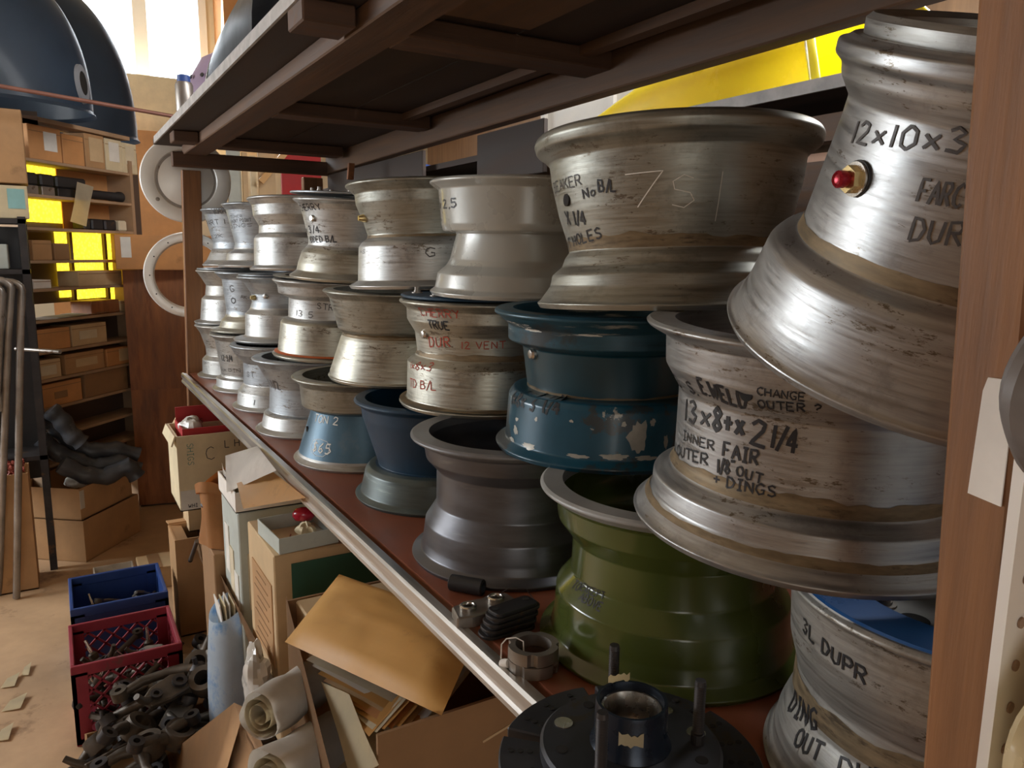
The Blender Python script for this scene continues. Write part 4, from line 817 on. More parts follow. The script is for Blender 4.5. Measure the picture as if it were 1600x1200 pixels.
# oily castings: a few kinds, copied
def casting_kind(kind):
    root = bpy.data.objects.new('suspension_part', None); link(root); root.empty_display_size = .02
    m = MT['casting']
    if kind == 0:      # upright with hub bore and two eyes
        bm = bmesh.new(); lathe_bm(bm, [(.020, -.022), (.034, -.022), (.036, -.012), (.036, .012), (.034, .022), (.020, .022)], 20, True)
        tube_bm(bm, [(.03, 0, 0), (.06, .012, .004), (.085, .03, .002)], [.017, .013, .012]); tube_bm(bm, [(-.025, -.015, 0), (-.06, -.04, .008), (-.08, -.05, .01)], [.017, .014, .011]); tube_bm(bm, [(0, .03, 0), (-.01, .06, -.012), (-.03, .085, -.012)], [.015, .011, .009])
        finish(bm, 'body', m, root, 45)
        for p, r_ in (((.095, .036, .002), .019), ((-.09, -.056, .01), .018)):
            lathe('eye', [(.008, -.012), (r_, -.012), (r_, .012), (.008, .012)], MT['black_steel'], root, 16, True, 35, p)
    elif kind == 1:    # arm with ball joint
        tube('arm', [(-.085, 0, 0), (-.04, .01, .006), (.02, .008, .004), (.08, -.012, 0)], [.011, .012, .012, .014], m, root)
        lathe('eye', [(.008, -.013), (.020, -.013), (.020, .013), (.008, .013)], m, root, 16, True, 35, (-.095, 0, 0))
        lathe('ball_joint', [(0, -.018), (.014, -.018), (.02, -.008), (.02, .006), (.012, .012), (.006, .014), (.006, .032), (0, .033)], MT['black_steel'], root, 16, False, 40, (.09, -.014, 0))
    elif kind == 2:    # joint with bright shank
        lathe('socket', [(0, -.02), (.014, -.02), (.018, -.010), (.018, .006), (.011, .014), (0, .014)], m, root, 16, False, 40)
        lathe('shank', [(.007, .014), (.008, .030), (.0055, .05), (.0055, .068), (0, .069)], MT['bright_steel'], root, 12, False, 40)
    else:              # flat bracket with two bores
        prism('plate', [(-.06, -.02), (-.03, -.035), (.03, -.03), (.065, -.01), (.06, .02), (.01, .03), (-.04, .028)], .016, m, root, None, None, .003)
        for s, r_ in ((-.03, .018), (.034, .014)):
            lathe('boss', [(r_*.5, -.006), (r_, -.006), (r_, .024), (r_*.5, .024)], MT['black_steel'], root, 16, True, 35, (s, 0, 0))
        tube('lug', [(.05, 0, .01), (.075, .005, .03), (.09, .0, .05)], [.011, .009, .008], m, root)
    return root
def copy_tree(o):
    c = o.copy(); COL.objects.link(c)
    for ch in o.children:
        d = ch.copy(); COL.objects.link(d); d.parent = c; d.matrix_parent_inverse = ch.matrix_parent_inverse.copy()
    return c
KIND = [casting_kind(k) for k in range(4)]; used = [False]*4
NAMES = ['upright casting', 'track rod', 'ball joint', 'cast bracket']
def put(kind, loc, sc, where, group, seed):
    o = KIND[kind] if not used[kind] else copy_tree(KIND[kind]); used[kind] = True
    rnd = random.Random(seed); o.location = loc; o.scale = (sc, sc, sc); o.rotation_euler = (rnd.uniform(-.7, .7), rnd.uniform(-.7, .7), rnd.uniform(0, 6.28))
    o.name = ('suspension_upright', 'track_rod', 'ball_joint', 'cast_bracket')[kind]
    tag(o, where % NAMES[kind], 'metal part', group)
rnd = random.Random(11)
for layer in range(3):
    for i in range(3):
        for j in range(3):
            put((2, 1, 2, 3, 2, 0)[(i*3+j+layer) % 6], (.115-.085+.085*i+rnd.uniform(-.01, .01), 2.655-.085+.085*j, 0.045+layer*.062), (.95 if layer < 2 else .85), 'greasy %s in the red crate, '+('bottom', 'middle', 'top')[layer]+' layer, '+('left', 'centre', 'right')[i]+' column, '+('near', 'middle', 'far')[j]+' row', 'joints in the red crate', i*10+j+layer*50)
for i in range(3):
    for j in range(2): put((3, 2, 1)[(i+j) % 3], (.125-.085+.085*i, 3.085-.06+.11*j, .12+.05*j), .8, 'greasy %s in the blue crate, '+('left', 'centre', 'right')[i]+' column, '+('near', 'far')[j]+' row', 'parts in the blue crate', i*7+j+200)
rnd = random.Random(5)
idx = 0
for layer, (nx, ny) in enumerate(((4, 5), (3, 4), (2, 2))):
    for i in range(nx):
        for j in range(ny):
            x = .19+(i-(nx-1)/2)*.105+rnd.uniform(-.015, .015)+.03*layer; y = 2.26+(j-(ny-1)/2)*.105+rnd.uniform(-.015, .015); z = .075+.075*layer+(.06*(i/nx) if layer == 0 else .04)
            put((0, 1, 3, 0, 3, 1, 0)[idx % 7], (x, y, z), 1.15, 'oily %s '+(('at the left side', 'left of the middle', 'right of the middle', 'at the right side') if layer == 0 else ('at the left side', 'in the middle', 'at the right side') if layer == 1 else ('at the left', 'at the right'))[i]+' of the heap, '+('bottom', 'middle', 'top')[layer]+' layer, '+('nearest', 'second nearest', 'third nearest', 'fourth nearest', 'farthest')[j], 'castings heaped on the floor', idx+300); idx += 1
r = carton('casting_carton', 'low brown carton under the heap of oily castings', 'box', (-.02, 2.0), .44, .48, 0, .05, 'kraft', t=.006)
# foil box behind the crates
r = carton('foil_box', 'small silvery taped carton behind the blue crate', 'box', (.06, 3.62), .16, .16, 0, .085, 'tape', flaps=(('s', 40, .03),))
r = carton('taped_box', 'small tan carton with dark tape beside the foil carton', 'box', (.235, 3.60), .16, .18, 0, .10, 'kraft_pale', open_=False); box('tape_strip', (.07, .09, .1005), (.05, .185, .002), MT['kraft_dark'], r)
for i, (u, v, sz) in enumerate(((14, 1068, .035), (20, 1103, .045), (5, 1150, .03), (40, 1050, .02))):
    p = at(u, v, z=.003); sheet('paper_scrap', [p+Vector((-sz*.7, -.02, 0)), p+Vector((sz*.5, -.035, .004)), p+Vector((sz*.9, .05, .010)), p+Vector((-sz*.2, .04, .001))], 'cream_card', 'torn paper scrap on the dirty floor, %s one' % ('widest', 'longest curled', 'nearest', 'smallest')[i], 'paper', .0015, 0, 4, 'scraps on the floor')
# ------------------------------------------------------------------ oblique storage cabinet at the far left, lit from behind by yellow glass
CO = Vector((-.097, 4.41, 0)); CE = Vector((.664, .748, 0)).normalized(); CN = Vector((CE.y, -CE.x, 0)); CA = math.atan2(CE.y, CE.x)
def cabp(u, v, dep=0.):
    """point of the view ray on the cabinet plane set back by dep, as (x, z) in cabinet coordinates"""
    d = FW + RT*((u-800)/FPX) - UP*((v-600)/FPX); q = CO-CN*dep-CPOS; k = q.dot(CN)/d.dot(CN); p = CPOS+d*k
    return (p-CO).dot(CE), p.z
cab = thing('storage_cabinet', 'tall open cabinet of thin shelves crammed with boxes at far left', 'cabinet', CO, CA)
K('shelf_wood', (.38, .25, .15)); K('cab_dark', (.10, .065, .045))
SV = [248, 303, 355, 407, 452, 502, 552, 597, 643, 690, 735]
SZ = [cabp(55, v)[1] for v in SV]
for z in SZ: box('shelf_board', (.39, .075, z-.007), (.80, .15, .014), MT['shelf_wood'], cab)
box('upright', (-.012, .075, 1.0), (.024, .155, 2.0), MT['shelf_wood'], cab); box('upright', (.80, .075, 1.0), (.024, .155, 2.0), MT['shelf_wood'], cab)
box('top_board', (.39, .075, cabp(55, 185)[1]), (.83, .16, .02), MT['shelf_wood'], cab)
loft = box('loft_shelf', (-.50, 4.98, cabp(55, 185)[1]), (1.0, 1.25, .02), MT['cab_dark']); tag(loft, 'dark loft board carrying the blue-black fenders', 'shelf')
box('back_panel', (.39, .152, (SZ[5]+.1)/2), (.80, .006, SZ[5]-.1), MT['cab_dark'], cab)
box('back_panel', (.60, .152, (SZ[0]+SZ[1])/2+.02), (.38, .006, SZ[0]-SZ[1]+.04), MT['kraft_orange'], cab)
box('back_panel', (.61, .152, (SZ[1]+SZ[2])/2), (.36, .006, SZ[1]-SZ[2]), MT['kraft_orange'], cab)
# yellow window behind it: obscured panes in a dark timber surround
wy = thing('window_3', None, None, CO-CN*.175, CA); wy['kind'] = 'structure'
def ypane(u0, u1, v0, v1):
    xa, za = cabp(u0, v1, .175); xb, zb_ = cabp(u1, v0, .175); box('pane', ((xa+xb)/2, 0, (za+zb_)/2), (xb-xa, .008, zb_-za), MT['yellow_glass'], wy)
ypane(20, 112, 246, 345); ypane(94, 109, 362, 465); ypane(113, 162, 362, 468); ypane(167, 176, 362, 425); ypane(168, 197, 440, 468)
for u_ in (111, 164.5):
    xa = cabp(u_, 410, .165)[0]; box('glazing_bar', (xa, -.012, (SZ[2]+SZ[5])/2), (.020, .02, SZ[2]-SZ[5]), MT['cab_dark'], wy)
xa, za = cabp(0, 480, .175); xb, zb_ = cabp(215, 240, .175); box('surround', ((xa+xb)/2, .012, (za+zb_)/2), (xb-xa, .01, zb_-za), MT['cab_dark'], wy)
def shelf_box(u0, u1, v0, si, mat, label, dep=.02, depth=.2, name='shelf_carton', lab=None, opn=False):
    x0 = cabp(u0, v0, dep)[0]; x1 = cabp(u1, v0, dep)[0]; um = (u0+u1)/2; z0 = SZ[si]; z1 = max(z0+.02, cabp(u0, v0, dep)[1]); z1 = min(z1, SZ[si-1]-.016) if si > 0 else z1
    root = thing(name, label, 'box', CO+CE*x0-CN*dep+Vector((0, 0, z0)), CA, 'boxes in the storage cabinet')
    bm = bmesh.new(); bx(bm, ((x1-x0)/2, depth/2, (z1-z0)/2), (x1-x0, depth, z1-z0), None, .003); finish(bm, 'body', MT[mat], root)
    box('lid_seam', ((x1-x0)/2, -.0006, (z1-z0)*.82), ((x1-x0)*.98, .0014, .003), MT['kraft_dark'], root)
    if lab:
        a, b, c, d, mm = lab; box('paper_label', ((x1-x0)*(a+b)/2, -.001, (z1-z0)*(c+d)/2), ((x1-x0)*(b-a), .002, (z1-z0)*(d-c)), MT[mm], root)
    return root
SB = [(42, 93, 192, 0, 'kraft_orange', 'orange-brown carton with white label, leftmost on the cabinet top shelf', (.45, .85, .3, .85, 'label_white')),
 (96, 129, 208, 0, 'kraft_orange', 'orange-brown open carton, second from left on the cabinet top shelf', None),
 (131, 161, 207, 0, 'kraft', 'tan carton with faded print, third from left on the cabinet top shelf', (.2, .9, .2, .9, 'kraft_pale')),
 (163, 189, 215, 0, 'cream_card', 'narrow cream carton with printed label, fourth on the cabinet top shelf', (.2, .8, .3, .9, 'label_white')),
 (190, 212, 222, 0, 'cream_card', 'narrow cream carton, rightmost on the cabinet top shelf', (.2, .8, .3, .9, 'old_paper')),
 (50, 80, 375, 3, 'kraft', 'small brown bin at the left end of the fourth cabinet shelf', None), (84, 108, 380, 3, 'kraft_dark', 'small dark brown bin beside the left bin on the fourth shelf', None),
 (122, 190, 424, 4, 'kraft_pale', 'long pale carton lying on the fifth cabinet shelf', None),
 (52, 80, 438, 4, 'paper', 'small white box at the left end of the fifth cabinet shelf', None),
 (142, 186, 471, 5, 'ply', 'flat reddish box on the sixth cabinet shelf', None), (187, 200, 470, 5, 'kraft_pale', 'small tan box at the right end of the sixth cabinet shelf', None),
 (53, 109, 517, 6, 'kraft_orange', 'orange carton at the left of the seventh cabinet shelf', None), (111, 166, 509, 6, 'kraft_pale', 'tan printed carton at the middle of the seventh cabinet shelf', (.2, .7, .3, .7, 'old_paper')),
 (54, 95, 566, 7, 'kraft_pale', 'tan carton with a printed mark at the left of the eighth shelf', (.2, .8, .2, .7, 'old_paper')), (101, 163, 555, 7, 'kraft', 'wide brown carton in the middle of the eighth cabinet shelf', (.25, .8, .3, .7, 'kraft_pale')), (166, 204, 546, 7, 'kraft_orange', 'orange-brown carton at the right of the eighth cabinet shelf', (.5, .95, .2, .9, 'kraft_pale')),
 (55, 128, 605, 8, 'kraft_orange', 'large orange carton with dark print on the ninth cabinet shelf', (.38, .66, .3, .6, 'kraft_dark')), (131, 199, 581, 8, 'kraft_dark', 'long dark brown carton on the ninth cabinet shelf', None)]
for u0, u1, v0, si, mat, label, lab in SB: shelf_box(u0, u1, v0, si, mat, label, .01, .13, 'shelf_carton', lab)
def in_cab(x, y, z): return CO+CE*x-CN*y+Vector((0, 0, z))
# black tubes and blocks on the second shelf
for i, (u0, u1) in enumerate(((46, 69), (73, 94), (97, 143))):
    x0, x1 = cabp(u0, 290)[0], cabp(u1, 290)[0]; z0 = SZ[1]
    t = thing('black_block', ('black block with silver base at the left of the second shelf', 'black block with silver base beside the left one on the second shelf', 'wide black block behind the paper tag on the second shelf')[i], 'metal part', in_cab(x0, .03, z0), CA, 'black parts on the second shelf')
    bm = bmesh.new(); bx(bm, ((x1-x0)/2, .055, .075), (x1-x0, .11, .06), None, .008); finish(bm, 'block', MT['black_plastic'], t, 30)
    box('base_plate', ((x1-x0)/2, .055, .022), ((x1-x0)*.95, .11, .044), MT['grey_steel' if i < 2 else 'black_steel'], t, bevel=.003)
a, b = cabp(147, 303), cabp(200, 303)
t = thing('black_pipe', 'black pipe with open end lying on the second cabinet shelf', 'pipe', in_cab(a[0], .05, SZ[1]+.032), CA)
bm = bmesh.new(); lathe_bm(bm, [(.024, 0), (.024, b[0]-a[0]-.03), (.030, b[0]-a[0]-.02), (.030, b[0]-a[0]), (.023, b[0]-a[0]), (.019, .002), (0, .0)], 24, False, Matrix.Rotation(rad(90), 4, 'Y')); finish(bm, 'pipe_body', MT['black_plastic'], t, 40)
q = [cabp(u, v, -.02) for u, v in ((121, 284), (147, 292), (137, 354), (113, 346))]
sheet('paper_tag', [in_cab(x, -.02+.004*i, z) for i, (x, z) in enumerate(q)], 'old_paper', 'long paper tag hanging over the second cabinet shelf edge', 'paper', .0015, 0, 8, None, .004)
for i, (u0, u1, m_) in enumerate(((140, 150, 'black_steel'), (152, 170, 'black_plastic'), (172, 190, 'black_steel'), (194, 206, 'old_paper'))):
    x0, x1 = cabp(u0, 350)[0], cabp(u1, 350)[0]; o = box('small_canister', in_cab((x0+x1)/2, .07, SZ[2]+.03), (x1-x0, .08, .06), MT[m_], None, (0, 0, CA), .008)
    tag(o, ('dark canister, leftmost on the third cabinet shelf', 'black canister, second on the third cabinet shelf', 'dark canister beside the white packet on the third shelf', 'white packet at the right of the third cabinet shelf')[i], 'canister' if i < 3 else 'packet')
for i in range(4):
    x0 = .06+.13*i; zz = SZ[5]+.002+.003*i
    sheet('flat_paper', [in_cab(x0, .0, zz), in_cab(x0+.2, .0, zz), in_cab(x0+.2, .13, zz+.002), in_cab(x0, .13, zz+.002)], ('paper', 'old_paper', 'paper', 'kraft_pale')[i], 'flat paper sheet lying on the sixth cabinet shelf, %s from left' % ('first', 'second', 'third', 'fourth')[i], 'paper', .0025, 0, 3, 'papers on the sixth shelf')
# ------------------------------------------------------------------ fenders on top of the cabinet
def fender(label, cx, cy, cz, rx, ry, rz_, hole):
    root = thing('car_fender', label, 'car fender', (cx, cy, cz), 0, 'fenders above the cabinet')
    def f(u, v):
        a = math.pi*(u-.5); b = math.pi/2*v
        k = math.cos(b)**.62
        return Vector((rx*k*math.cos(a)**.8 if math.cos(a) > 0 else 0, ry*math.sin(a)*k, rz_*math.sin(b)**.9))
    grid('shell', f, 40, 24, MT['fender'], root, .006, 60)
    grid('lower_lip', lambda u, v: f(u, 0)+Vector((.012*v*math.cos(math.pi*(u-.5)), .012*v*math.sin(math.pi*(u-.5)), -.018*v)), 40, 1, MT['fender'], root, .006, 50)
    if hole:
        p = Vector(hole)-Vector((cx, cy, cz)); bm = bmesh.new(); N = 28
        nrm = Vector((p.x/rx**2, p.y/ry**2, p.z/rz_**2)).normalized(); e1 = Vector((0, 0, 1)).cross(nrm).normalized(); e2 = nrm.cross(e1)
        def ell(s, off): return [bm.verts.new(p+e1*(.036*s*math.cos(2*math.pi*i/N))+e2*(.10*s*math.sin(2*math.pi*i/N))+nrm*off) for i in range(N)]
        A_, B_, C_ = ell(1.0, .0), ell(.95, .012), ell(.62, .012)
        for P_, Q_ in ((A_, B_), (B_, C_)):
            for i in range(N): bm.faces.new((P_[i], P_[(i+1) % N], Q_[(i+1) % N], Q_[i]))
        finish(bm, 'lamp_recess', M('lamp_recess_grey', (.22, .24, .27), .5), root, 40)
        bm = bmesh.new(); bm.faces.new([bm.verts.new(p+e1*(.036*.63*math.cos(2*math.pi*i/N))+e2*(.10*.63*math.sin(2*math.pi*i/N))+nrm*.0105) for i in range(N)]); finish(bm, 'lamp_hole', MT['dark_hole'], root)
    return root
TZ = cabp(55, 185)[1]+.012
f1 = at(176, 202, y=4.28); h1 = at(160, 168, y=4.12)
fender('blue-black car fender with oval lamp hole above the storage cabinet, nearer one', -.42, 4.44, TZ+.02, .66, .40, .68, None)
fender('blue-black car fender standing behind the nearer fender above the cabinet', -.36, 5.28, TZ+.02, .87, .41, .90, None)
# oval lamp recess as part of the nearer fender: find the shell point
root = bpy.data.objects['car_fender']
def shell_pt(u, v):
    a = math.pi*(u-.5); b = math.pi/2*v; k = math.cos(b)**.62
    return Vector((.66*k*max(0, math.cos(a))**.8, .40*math.sin(a)*k, .68*math.sin(b)**.9))
N = 28; ou, ov, su, sv = .36, .085, .035, .075
def ringpts(s, off): return [shell_pt(ou+su*s*math.cos(2*math.pi*i/N), max(.003, ov+sv*s*math.sin(2*math.pi*i/N)))*(1+off) for i in range(N)]
bm = bmesh.new(); A_, B_, C_ = [[bm.verts.new(p) for p in ringpts(s, o)] for s, o in ((1.0, .004), (.95, .022), (.60, .022))]
for P_, Q_ in ((A_, B_), (B_, C_)):
    for i in range(N): bm.faces.new((P_[i], P_[(i+1) % N], Q_[(i+1) % N], Q_[i]))
finish(bm, 'lamp_recess', M('lamp_recess_grey', (.24, .26, .29), .5), root, 40)
bm = bmesh.new(); bm.faces.new([bm.verts.new(p) for p in ringpts(.61, .018)]); finish(bm, 'lamp_hole', MT['dark_hole'], root)
o = tube('steel_rod', [at(-20, 131, y=3.9), at(278, 183, y=3.9)], .009, MT['copper']); tag(o, 'thin brown rod running in front of the dark fenders', 'rod')
# ------------------------------------------------------------------ plywood panel, long carton, hub disc and ring by the far post
pl = thing('plywood_locker', 'reddish plywood locker standing on the floor behind the far post', 'locker', (.343, 4.86, 0), rad(-12))
zs_ = at(205, 612, y=4.85).z
box('side_panel', (.30, .012, zs_/2+.01), (.60, .02, zs_-.006), MT['ply'], pl); box('side_panel', (.30, .012, (zs_+1.39)/2+.003), (.60, .02, 1.39-zs_-.006), MT['ply'], pl)
box('frame', (.30, .05, .69), (.59, .055, 1.38), MT['cab_dark'], pl)
r = carton('long_carton', 'long orange-brown carton lying on the plywood locker', 'box', (.305, 4.72), .56, .22, 1.395, at(175, 366, y=4.72).z, 'kraft_orange', open_=False, rz=rad(-6)); box('paper_label', (.055, -.0015, .12), (.05, .002, .11), MT['label_white'], r)
c = at(291, 281, y=3.60); dsk = thing('wheel_cover', 'pale metal disc with a dark groove hanging behind the far post', 'wheel cover', c); dsk.rotation_euler = (rad(90), 0, rad(-4))
MT['pale_disc'] = M('pale_satin_disc', (.80, .79, .75), .38, .3, .05, 6)
lathe('disc', [(0, .004), (.10, .004), (.112, .0), (.118, .0), (.124, .006), (.165, .010), (.176, .008), (.180, 0), (.176, -.006), (0, -.006)], MT['pale_disc'], dsk, 80, False, 30)
lathe('groove', [(.110, .0012), (.120, .0012)], MT['grey_steel'], dsk, 80, False, 30)
o = lathe('rivet', [(0, .006), (.008, .004), (.009, 0)], MT['grey_steel'], dsk, 14); o.location = (-.116, -.085, .005)
# three-marker scribble near the hub
flat_write(dsk, '2P', (-.045, .075, .004), (1, 0, 0), (0, 1, 0), .022, 'ink_thin', .0022)
c = at(297, 430, y=3.60); rg = thing('trim_ring', 'polished metal ring with drilled holes hanging below the pale disc', 'ring', c); rg.rotation_euler = (rad(90), 0, rad(-10))
lathe('ring_body', [(.140, 0), (.146, .010), (.165, .014), (.180, .010), (.184, 0), (.180, -.004), (.140, -.004)], MT['pale_disc'], rg, 80, True, 40)
for k in range(12):
    a = 2*math.pi*k/12; o = lathe('rivet_hole', [(0, .0135), (.003, .0135), (.003, .012)], MT['dark_hole'], rg, 8); o.location = (.158*math.cos(a), .158*math.sin(a), 0)
# ------------------------------------------------------------------ metal rack, tubes and boxes at the left edge
mr_ = thing('metal_rack', 'dark metal shelf unit at the left edge in front of the cabinet', 'shelf unit', (-.30, 4.08, 0))
for px in (-.20, .205):
    for py in (0, .20): box('rack_post', (px, py, .82), (.03, .03, 1.64), MT['black_steel'], mr_)
for z in (.55, 1.40, 1.62): box('rack_shelf', (0, .10, z), (.44, .23, .02), MT['black_steel'], mr_)
box('rack_back', (0, .21, 1.0), (.40, .006, 1.2), MT['black_plastic'], mr_)
r = carton('grey_box', 'grey box inside the dark metal shelf unit', 'box', (-.46, 4.10), .30, .16, 1.412, 1.52, 'grey_card', open_=False)
r = carton('cream_parcel', 'cream box with teal label on the dark metal shelf unit', 'box', (-.33, 4.06), .27, .20, 1.632, at(40, 290, y=4.06).z, 'cream_card', open_=False, rz=rad(8)); box('teal_label', (.225, -.0015, .085), (.065, .002, .085), MT['teal_label'], r)
r = carton('tall_brown_carton', 'tall plain brown carton above the cream box at the left edge', 'box', (-.42, 4.10), .36, .18, at(40, 287, y=4.10).z, at(40, 172, y=4.10).z, 'kraft', open_=False)
for i, (u, vt, uf, vf, y) in enumerate(((2, 445, -14, 925, 3.70), (16, 437, -2, 930, 3.72), (33, 440, 26, 936, 3.74))):
    p0, p1 = at(u, vt, y=y), at(uf, vf, z=0.0); p1.z = .006
    pts = [p1+(p0-p1)*(k/14) for k in range(13)]; d = Vector((-.10, .03, 0))
    for k in range(9): t = k/8*math.pi; pts.append(p0+d*(1-math.cos(t))/2+Vector((0, 0, .035*math.sin(t)-.035)))
    pts.append(pts[-1]+Vector((-.02, .01, -.5)))
    o = tube('bent_tube', pts, .0145, MT['grey_steel'], None, 12); tag(o, ('bent grey steel tube at the left edge, leftmost of three', 'bent grey steel tube at the left edge, middle of three', 'bent grey steel tube whose foot stands free on the floor')[i], 'tube', 'bent tubes leaning at left')
o = tube('steel_bar', [at(25, 545, y=3.9), at(94, 550, y=3.7)], .0085, MT['grey_steel']); tag(o, 'short grey bar sticking out beside the bent tubes', 'bar')
# cartons on the floor before the cabinet
r = carton('floor_carton', 'wide brown carton on the floor under another carton, far left', 'box', (.04, 4.09), .44, .33, 0, .208, 'kraft', rz=rad(52), tape=[((-.0012, .17, .14), (.002, .03, .13))])
r = carton('floor_carton', 'open brown carton stacked on the wide carton, hoses drooping in', 'box', (.035, 4.105), .40, .36, .210, .365, 'kraft', rz=rad(52), flaps=(('e', 30, .12),), tape=[((.015, -.0012, .10), (.03, .002, .09))])
lump('plastic_bag', at(120, 752, y=4.3), (.06, .05, .03), 'plastic_bag', 'white plastic bag lying in the upper floor carton', 'bag', 7)
r = carton('parts_carton', 'brown carton full of small red parts at the left edge', 'box', (-.575, 3.86), .42, .20, 0, at(20, 742, y=3.86).z, 'kraft', t=.006)
bm = bmesh.new(); rn = random.Random(8); zr = at(20, 742, y=3.86).z
for i in range(150):
    lathe_bm(bm, [(.006, -.004), (.012, -.004), (.012, .004), (.006, .004)], 10, True, Matrix.Translation((-.54+rn.random()*.37, 3.885+rn.random()*.15, zr-.01+rn.random()*.035)) @ Matrix.Rotation(rn.uniform(-1.5, 1.5), 4, 'X') @ Matrix.Rotation(rn.uniform(-1.5, 1.5), 4, 'Y'))
o = finish(bm, 'red_rings', M('dull_red_rings', (.34, .075, .05), .5), None, 40); tag(o, 'heap of small red rings in the left carton', 'rings', kind='stuff')
MT['hose'] = M('dusty_black_rubber', (.045, .048, .055), .45, 0, .4, 8, spot=(.13, .13, .13), spot_scale=6, spot_at=.6, soft=.1)
for i, path in enumerate((((62, 655), (85, 665), (108, 690), (140, 705), (180, 702), (216, 712)), ((62, 685), (85, 705), (115, 718), (150, 730), (185, 722), (216, 735)), ((78, 640), (95, 655), (112, 680), (128, 692)), ((95, 725), (130, 742), (165, 745), (200, 728), (214, 745)))):
    pts = []
    cp_ = [at(u, v, y=4.36-.05*i) for u, v in path]
    for a_, b_ in zip(cp_[:-1], cp_[1:]): pts += [a_.lerp(b_, k/5) for k in range(5)]
    pts.append(cp_[-1]); o = tube('rubber_hose', pts, [.042*(1+.10*math.sin(k*1.3)) for k in range(len(pts))], MT['hose'], None, 14)
    tag(o, ('upper black rubber hose sagging over the floor cartons', 'middle black rubber hose sagging over the floor cartons', 'short black hose end rising beside the cabinet', 'lowest black rubber hose drooping into the carton')[i], 'hose', 'black hoses over the cartons')
# ------------------------------------------------------------------ rear rack behind the wheels, yellow body panel
rr = thing('rear_rack', 'second timber rack standing behind the wheel rack', 'rack', (1.5, 2, 0))
def rp_(nm, c, s, mat): return box(nm, Vector(c)-Vector((1.5, 2, 0)), s, MT[mat], rr)
rp_('shelf_board', (1.50, 2.0, 1.789), (.70, 4.6, .018), 'deck'); rp_('edge_strip', (1.147, .62, 1.789), (.006, 1.84, .022), 'deck_edge')
rp_('beam', (1.185, 2.0, 1.720), (.04, 4.6, .045), 'wood_y'); rp_('beam', (1.185, 2.0, 1.62), (.04, 4.6, .09), 'wood_y')
rp_('back_panel', (1.86, 2.0, .95), (.012, 4.6, 1.6), 'dark_wall'); rp_('shelf_board', (1.50, 2.0, 1.30), (.70, 4.6, .018), 'deck')
for y in (-.25, 2.1, 4.25):
    for x in (1.22, 1.82): rp_('rack_post', (x, y, .9), (.04, .06, 1.77), 'wood')
ynl = thing('car_bodywork', 'bright yellow curved car body panel on the rear rack', 'car panel', (1.42, 1.2, 1.80))
def yf(u, v):
    a = math.pi*u; s = .06+.94*(1-(1-v)**1.6); y = .72-.98*v
    w_ = .26*(.55+.45*s); h_ = .235*s
    return Vector((-w_*math.cos(a), y+.10*math.sin(a)*v, max(0, h_*math.sin(a)**.8)))
grid('shell', yf, 32, 28, MT['yellowpaint'], ynl, .005, 60)
grid('rolled_edge', lambda u, v: yf(u, 1)+Vector((0, -.006+.0*v, 0))+Vector((-.010*math.cos(math.pi*u)*math.cos(2*math.pi*v), .010*math.sin(2*math.pi*v), .010*math.sin(math.pi*u)*math.cos(2*math.pi*v))), 32, 8, MT['yellowpaint'], ynl, 0, 60)
MT['speckled'] = M('speckled_white_panel', (.80, .78, .72), .6, 0, .05, 6, spot=(.50, .42, .34), spot_scale=26, spot_at=.64)
wp = thing('wall_lining_sheet', 'white speckled panel board standing on the rear rack', 'panel', (1.80, 2.5, 1.80))
for y0, y1 in ((-.62, -.18), (-.17, .26)): box('panel_sheet', (0, (y0+y1)/2, .33), (.012, y1-y0-.004, .66), MT['speckled'], wp)
box('panel_rail', (-.012, -.19, .33), (.02, .03, .64), MT['white'], wp); box('panel_rail', (-.012, .26, .33), (.02, .03, .64), MT['white'], wp)
o = box('timber_offcut', (1.62, 1.78, 1.98), (.09, .05, .36), MT['kraft_orange']); tag(o, 'upright reddish timber offcut behind the yellow panel', 'timber')
r = carton('pale_carton', 'peach carton with red base glimpsed behind the widest top wheel', 'box', (1.24, .93), .3, .30, 1.50, 1.60, 'red_card', open_=False); box('lid', (.15, .15, .145), (.305, .305, .09), M('peach_card', (.72, .42, .28), .7), r)
# far-end odds and ends seen over the cross beam
def board(nm, label, u0, u1, v0, v1, y, mat, th=.02, cat='board', rot=0):
    a = at(u0, v1, y=y); b = at(u1, v0, y=y); o = box(nm, ((a.x+b.x)/2, y, (a.z+b.z)/2), (abs(b.x-a.x), th, abs(b.z-a.z)), MT[mat], None, (0, rad(rot), 0)); return tag(o, label, cat)
far = carton('far_bench', 'brown bench box standing behind the far end of the rack', 'bench', (.98, 4.75), 1.0, .4, 0, 1.70, 'kraft_dark', open_=False)
z0_ = 1.702
def stand(nm, label, u0, u1, v0, y, mat, th=.02, cat='board', lean=0):
    a = at(u0, v0, y=y); b = at(u1, v0, y=y); o = box(nm, ((a.x+b.x)/2, y, (z0_+a.z)/2), (abs(b.x-a.x), th, abs(a.z-z0_)), MT[mat], None, (0, rad(lean), 0)); return tag(o, label, cat)
stand('white_board', 'pale grey board behind the far post', 312, 352, 262, 4.95, 'paper'); stand('grey_board', 'grey board leaning beside the pale board at the far end', 353, 374, 232, 4.93, 'grey_card')
stand('wood_strip', 'narrow wood strip standing at the far end of the rack', 377, 385, 238, 4.90, 'kraft_pale'); stand('wood_strip', 'pale upright lath beside the narrow wood strip', 390, 398, 243, 4.90, 'cream_card')
stand('wood_batten', 'yellowish wooden batten at the far end', 402, 428, 236, 4.88, 'kraft_pale'); stand('red_sheet', 'dark red sheet standing at the far end of the rack', 438, 500, 236, 4.90, 'red_card', cat='sheet')
o = box('leaning_lath', at(432, 255, y=4.82), (.035, .02, .30), MT['manila'], None, (0, rad(40), 0)); tag(o, 'yellow-brown lath leaning across the red sheet', 'lath')
